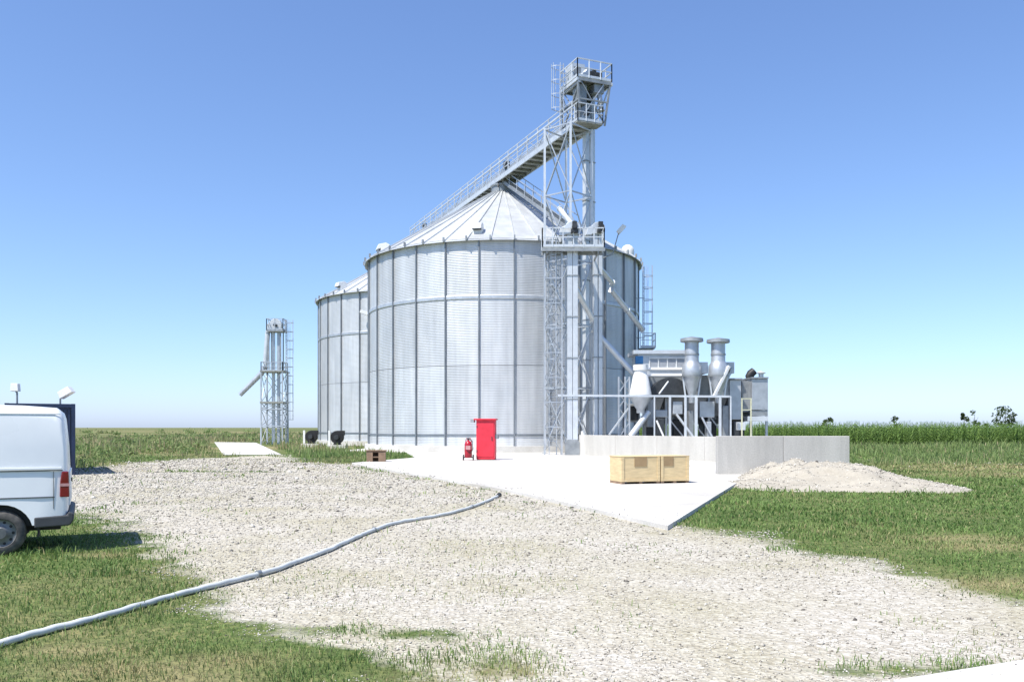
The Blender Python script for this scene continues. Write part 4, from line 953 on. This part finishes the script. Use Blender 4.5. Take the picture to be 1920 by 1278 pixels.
for row in range(16):
    for X in np.arange(14, 92, .30 + .02*row):
        y0 = 90 - .13*(X-14) + row*.8 + random.uniform(-.12, .12); x = X + random.uniform(-.1, .1)
        tv, tf, tva = tmpl[random.randrange(5)]; a = random.uniform(0, 6.28); s = random.uniform(.86, 1.06); ca, sa = math.cos(a)*s, math.sin(a)*s
        V.append(np.stack([tv[:, 0]*ca - tv[:, 1]*sa + x, tv[:, 0]*sa + tv[:, 1]*ca + y0, tv[:, 2]*s], -1)); Fc.append(tf+off); VA.append(np.clip(tva*.7 + random.uniform(0, .3), 0, 1)); off += len(tv)
V = np.concatenate(V); VA = np.concatenate(VA)
o = link('maize_field', data_mesh('maize_field', V, np.concatenate(Fc).ravel(), 4, 'corn', {'var': VA, 'dry': (rng.random(len(V)) < 0)*1.0}))
tag(o, 'dense green maize field beyond the sand heap', 'maize', None, 'stuff')

# ------------------------------------------------------------------ far trees
def tree(base, h, wd, label, trunk_h, clumps, n=420, seed=0, leafs=.42):
    r = np.random.default_rng(seed); t = thing('tree', label, 'tree', base, 0, 'far trees behind the maize field')
    b = MB(); b.path([(0, 0, -.1), (.05, 0, trunk_h*.5), (0, .05, trunk_h), (.1, 0, h*.8)], [.20, .16, .12, .03], 8)
    for i in range(5):
        a = i*1.3; z = trunk_h*(.7+.12*i); b.path([(0, 0, z), (wd*.2*math.cos(a), wd*.2*math.sin(a), z+h*.12), (wd*.38*math.cos(a), wd*.38*math.sin(a), z+h*.28)], [.08, .05, .02], 6)
    b.build('trunk', 'bark', t, 60)
    cs = [(r.uniform(-.38, .38)*wd, r.uniform(-.38, .38)*wd, trunk_h*.6 + (h-trunk_h*.6)*r.uniform(.12, .93), r.uniform(.14, .30)*wd) for _ in range(clumps)]
    V, Fq, VA = [], [], []
    for i in range(n):
        cx, cy, cz, cr = cs[i % clumps]; p = r.normal(size=3); p /= np.linalg.norm(p); p *= cr*r.random()**.4
        shrink = 1 - .55*max(0, (cz+p[2])/h-.55)
        c = np.array([(cx+p[0])*shrink, (cy+p[1])*shrink, min(cz + p[2], h)]); u = r.normal(size=3); u /= np.linalg.norm(u); w2 = np.cross(u, r.normal(size=3)); w2 /= np.linalg.norm(w2); s = leafs*r.uniform(.5, 1.2)
        V += [c-u*s, c+w2*s*.5, c+u*s, c-w2*s*.5]; Fq.append((4*i, 4*i+1, 4*i+2, 4*i+3)); VA += [r.random()]*4
    link('crown', data_mesh('crown', np.array(V), np.array(Fq).ravel(), 4, 'leaf', {'var': np.array(VA), 'dry': np.zeros(len(V))}), t)
for x, ytop, wpx, Y, lab, cl, n in ((1549, 783, 26, 260, 'round low tree rising behind the maize, nearest the grain dryer', 7, 260), (1680, 781, 22, 260, 'small pointed tree rising alone behind the middle of the maize', 5, 160),
        (1808, 774, 17, 230, 'slim dark tree behind the maize, leaning next to a paler one', 4, 170), (1827, 767, 20, 240, 'sparse tree with a gappy crown behind the maize', 5, 120),
        (1852, 786, 12, 240, 'tiny dark bush top showing above the maize beside the biggest tree', 3, 90), (1885, 762, 44, 230, 'biggest far tree behind the maize with a pointed crown', 12, 520)):
    tp = P(x, ytop, Y); tree((tp.x, Y, 0), tp.z, wpx*Y/F, lab, tp.z*.35, cl, n, int(x))

# ------------------------------------------------------------------ grass, weeds, stones
sl_poly = slab_poly
pad_poly = [(p.x, p.y) for p in (G(419, 853), G(527, 852), G(480, 830), G(402, 829))]
path_poly = pp
VANBOX = (vx-5, vx, VY+.1, VY+1.9)
def blocked(x, y):
    b_ = (sdist(x, y, sl_poly) > -.02) | (sdist(x, y, pad_poly) > -.6) | (sdist(x, y, path_poly) > -.02)
    b_ |= (np.hypot(x-MAIN.x, y-MAIN.y) < SR+.4) | (np.hypot(x-SEC.x, y-SEC.y) < SR+.4)
    return b_
hx1, hy1 = hx[0], hy_[:, 0]
def heap_h(x, y):
    i = np.clip(np.searchsorted(hx1, x)-1, 0, len(hx1)-2); j = np.clip(np.searchsorted(hy1, y)-1, 0, len(hy1)-2)
    inside = (x > hx1[0]) & (x < hx1[-1]) & (y > hy1[0]) & (y < hy1[-1])
    return np.where(inside, np.maximum(hz[j, i], 0), 0)
def sample(n, ymin, ymax, spread=.72, extra=4.0):
    """points thinning out with distance from the road side"""
    y = ymin*(ymax/ymin)**rng.random(n); x = (rng.random(n)*2-1)*(y*spread+extra); return x, y
def edge_noise(x, y): return (vnoise(x, y, .9, 31)-.5)*.9 + (vnoise(x, y, 2.7, 32)-.5)*.7 + (vnoise(x, y, 8, 33)-.5)*.4
def grass_mesh(name, x, y, h, wd, mat, lean, label, dryf, segs=2):
    n = len(x); a = rng.random(n)*2*math.pi; la = rng.random(n)*2*math.pi; ln = lean*h*rng.random(n)
    bx, by = np.cos(a)*wd/2, np.sin(a)*wd/2; lx, ly = np.cos(la)*ln, np.sin(la)*ln; z = np.zeros(n) - .01
    v0 = np.stack([x-bx, y-by, z], -1); v1 = np.stack([x+bx, y+by, z], -1)
    v2 = np.stack([x+bx*.75+lx*.35, y+by*.75+ly*.35, h*.6], -1); v3 = np.stack([x-bx*.75+lx*.35, y-by*.75+ly*.35, h*.6], -1)
    v4 = np.stack([x+lx, y+ly, h*(1-.3*lean*rng.random(n))], -1)
    V = np.stack([v0, v1, v2, v3, v4], 1).reshape(-1, 3); k = np.arange(n)[:, None]*5
    tri = np.concatenate([k+np.array([0, 1, 2]), k+np.array([0, 2, 3]), k+np.array([3, 2, 4])], 1).reshape(-1)
    var = np.clip(rng.random(n)*.55 + .45*vnoise(x, y, 1.7, 41) + .25*(vnoise(x, y, .4, 42)-.5), 0, 1); dr_ = np.clip(dryf*rng.random(n)*1.6 + (rng.random(n) < .05)*.7, 0, 1)
    o = link(name, data_mesh(name, V, tri, 3, mat, {'var': np.repeat(var, 5), 'dry': np.repeat(dr_, 5)}))
    return tag(o, label, name.replace('_', ' ').split()[-1], None, 'stuff')
# lawn
x, y = sample(470000, 4.2, 75)
g = gravel_field(x, y) + edge_noise(x, y) + .26*rng.normal(size=len(x))
ok = (g < -.10) & (rng.random(len(x)) < np.clip(.5 + 1.4*(.55*vnoise(x, y, 1.3, 91)+.45*vnoise(x, y, 4.1, 92)-.22), .35, 1)) & ~blocked(x, y) & (heap_h(x, y) < .02) & ~((x < -14) & (y > 33) & (rng.random(len(x)) < .5))
far = y > 24
x, y = x[ok], y[ok]; sc = np.clip(y/9, .7, 4.5)
hgt = (.018 + .035*rng.random(len(x)) + .07*(rng.random(len(x)) < .05)*rng.random(len(x)))*(.6+1.5*vnoise(x, y, 1.1, 51)*vnoise(x, y, 3.3, 52)*1.6) * np.clip(.6+y/30, .8, 1.8)
grass_mesh('lawn_grass', x, y, hgt, .011*sc, 'grass', 1.3, 'short green grass and clover growing around the gravel', dry_field(x, y))
# sprigs of grass in the gravel
x, y = sample(60000, 4.2, 45); g = gravel_field(x, y) + edge_noise(x, y); dens = np.clip(vnoise(x, y, .55, 61)*1.3 + vnoise(x, y, 2.2, 62)*.5 - 1.02, 0, 1)*np.clip(1.6 - y/16, .12, 1)
ok = (g > -.3) & (rng.random(len(x)) < dens*1.3) & ~blocked(x, y); x, y = x[ok], y[ok]
grass_mesh('gravel_grass', x, y, .02+.04*rng.random(len(x)), .008*np.clip(y/9, .7, 4), 'grass', .9, 'thin dry grass sprouting through the gravel', np.clip(dry_field(x, y)+.45, 0, 1))
# rough weeds: far left meadow, verge before the maize, along the wall
def weeds(n, xr, yr, h0, h1, name, label, dryadd, mask=None):
    x = xr[0] + (xr[1]-xr[0])*rng.random(n); y = yr[0]*(yr[1]/yr[0])**rng.random(n)
    ok = ~blocked(x, y) & (gravel_field(x, y) + edge_noise(x, y) < -.25)
    if mask: ok &= mask(x, y)
    x, y = x[ok], y[ok]; h = (h0 + (h1-h0)*rng.random(len(x))**2)*np.clip(1.9*vnoise(x, y, .22, 71)+.5*vnoise(x, y, .9, 72)-.35, .12, 2)
    grass_mesh(name, x, y, h, .03*np.clip(y/30, .6, 6), 'weed', .6, label, np.clip(dry_field(x, y)+dryadd, 0, 1))
weeds(60000, (-75, -11), (33, 260), .08, .62, 'meadow_weeds', 'rough meadow of green and brown weeds beyond the gravel on the container side', .22)
weeds(45000, (12, 75), (36, 88), .15, .55, 'verge_weeds', 'tall grass verge between the sand heap and the maize', .08, lambda x, y: y > 40 - .05*x)
weeds(8000, (-17, -4.5), (41.5, 60), .08, .30, 'slab_weeds', 'green weeds in the strip between gravel and rear silo', .0)
# stones
def stones(n, ymin, ymax, size, name, label, mask, zf=None, xy=None, seed=0):
    r = np.random.default_rng(seed); x, y = xy if xy is not None else sample(n, ymin, ymax)
    ok = mask(x, y); x, y = x[ok], y[ok]; n = len(x)
    base = np.array([(1,0,0),(-1,0,0),(0,1,0),(0,-1,0),(0,0,1),(0,0,-.6)], float)
    tri = np.array([(0,2,4),(2,1,4),(1,3,4),(3,0,4),(2,0,5),(1,2,5),(3,1,5),(0,3,5)])
    s = size*(.45+1.0*r.random(n)**1.7)*np.clip(y/11, .75, 4.0); a = r.random(n)*6.283
    v = base[None]*(1+.45*(r.random((n, 6, 1))-.5)) + .35*(r.random((n, 6, 3))-.5)
    v = v*np.stack([s, s*(.6+.35*r.random(n)), s*(.45+.3*r.random(n))], -1)[:, None]
    c, sn = np.cos(a)[:, None], np.sin(a)[:, None]
    X = v[:, :, 0]*c - v[:, :, 1]*sn + x[:, None]; Y = v[:, :, 0]*sn + v[:, :, 1]*c + y[:, None]; Z = v[:, :, 2] + (s*.18)[:, None] + (0 if zf is None else zf(x, y)[:, None])
    V = np.stack([X, Y, Z], -1).reshape(-1, 3); T = (np.arange(n)[:, None, None]*6 + tri[None]).reshape(-1)
    var = np.clip(.5+.27*r.normal(size=n), 0, 1); var[r.random(n) < .05] = .04
    o = link(name, data_mesh(name, V, T, 3, 'stone', {'var': np.repeat(var, 6)})); return tag(o, label, 'gravel', None, 'stuff')
stones(200000, 4.2, 48, .0142, 'gravel_stones', 'loose pale gravel stones covering the yard', lambda x, y: (gravel_field(x, y)+edge_noise(x, y) > -.12 + .25*(rng.random(len(x))-.5)) & ~blocked(x, y) & (rng.random(len(x)) < .35+.9*vnoise(x, y, .5, 81)*.7+.5*vnoise(x, y, 2.0, 82)))
stones(2600, 4.4, 40, .030, 'gravel_lumps', 'scattered larger stones lying on the gravel yard', lambda x, y: (gravel_field(x, y)+edge_noise(x, y) > .1) & ~blocked(x, y), None, None, 14)
sx_ = 5.9+7.5*rng.random(9000); sy_ = 21.4+9.0*rng.random(9000)
stones(0, 0, 0, .014, 'heap_stones', 'pale pebbles strewn over the sand heap', lambda x, y: heap_h(x, y) > .03, heap_h, (sx_, sy_), 4)

ex_, ey_ = sample(60000, 9, 46)
stones(0, 0, 0, .012, 'slab_gravel', 'gravel stones kicked up onto the slab edge', lambda x, y: (sdist(x, y, slab_poly) > 0) & (sdist(x, y, slab_poly) < .75*rng.random(len(x))**3) & (y < 43) & (sdist(x, y, GRAVEL) > -1.2), lambda x, y: np.full(len(x), SLAB_Z), (ex_, ey_), 9)
ex_, ey_ = 1.5+4*rng.random(4000), 4+4*rng.random(4000)
stones(0, 0, 0, .012, 'path_gravel', 'gravel stones strewn on the edge of the concrete path', lambda x, y: (sdist(x, y, path_poly) > 0) & (sdist(x, y, path_poly) < .5*rng.random(len(x))**3), lambda x, y: np.full(len(x), .03), (ex_, ey_), 10)

# low scrub in the meadow beyond the container
V, T, VA, DRYS = [], [], [], []; r = np.random.default_rng(77); kq = 0
for c in range(100):
    Y = 36*(330/36)**r.random(); X = -Y*r.uniform(.27, .62); h = r.uniform(.25, .8)*(1+Y/150); wd = h*r.uniform(1.0, 2.4); dv = r.random()**2*.7; vv = r.random()
    if blocked(np.array([X]), np.array([Y]))[0] or gravel_field(np.array([X]), np.array([Y]))[0] > -.2: continue
    for i in range(110):
        p = r.normal(size=3)*np.array([wd*.33, wd*.33, h*.34]); p[2] = abs(p[2]); u = r.normal(size=3); u /= np.linalg.norm(u); w2 = np.cross(u, r.normal(size=3)); w2 /= np.linalg.norm(w2); q = np.array([X, Y, 0])+p; sz = .10*r.uniform(.5, 1.3)*(Y/45)**.5
        V += [q-u*sz, q+w2*sz*.5, q+u*sz, q-w2*sz*.5]; T.append((kq, kq+1, kq+2, kq+3)); kq += 4; VA += [np.clip(vv*.6+.4*r.random(), 0, 1)]*4; DRYS += [dv*r.random()]*4
tag(link('meadow_scrub', data_mesh('meadow_scrub', np.array(V), np.array(T).ravel(), 4, 'weed', {'var': np.array(VA), 'dry': np.array(DRYS)})), 'low leafy scrub scattered over the far meadow', 'scrub', None, 'stuff')
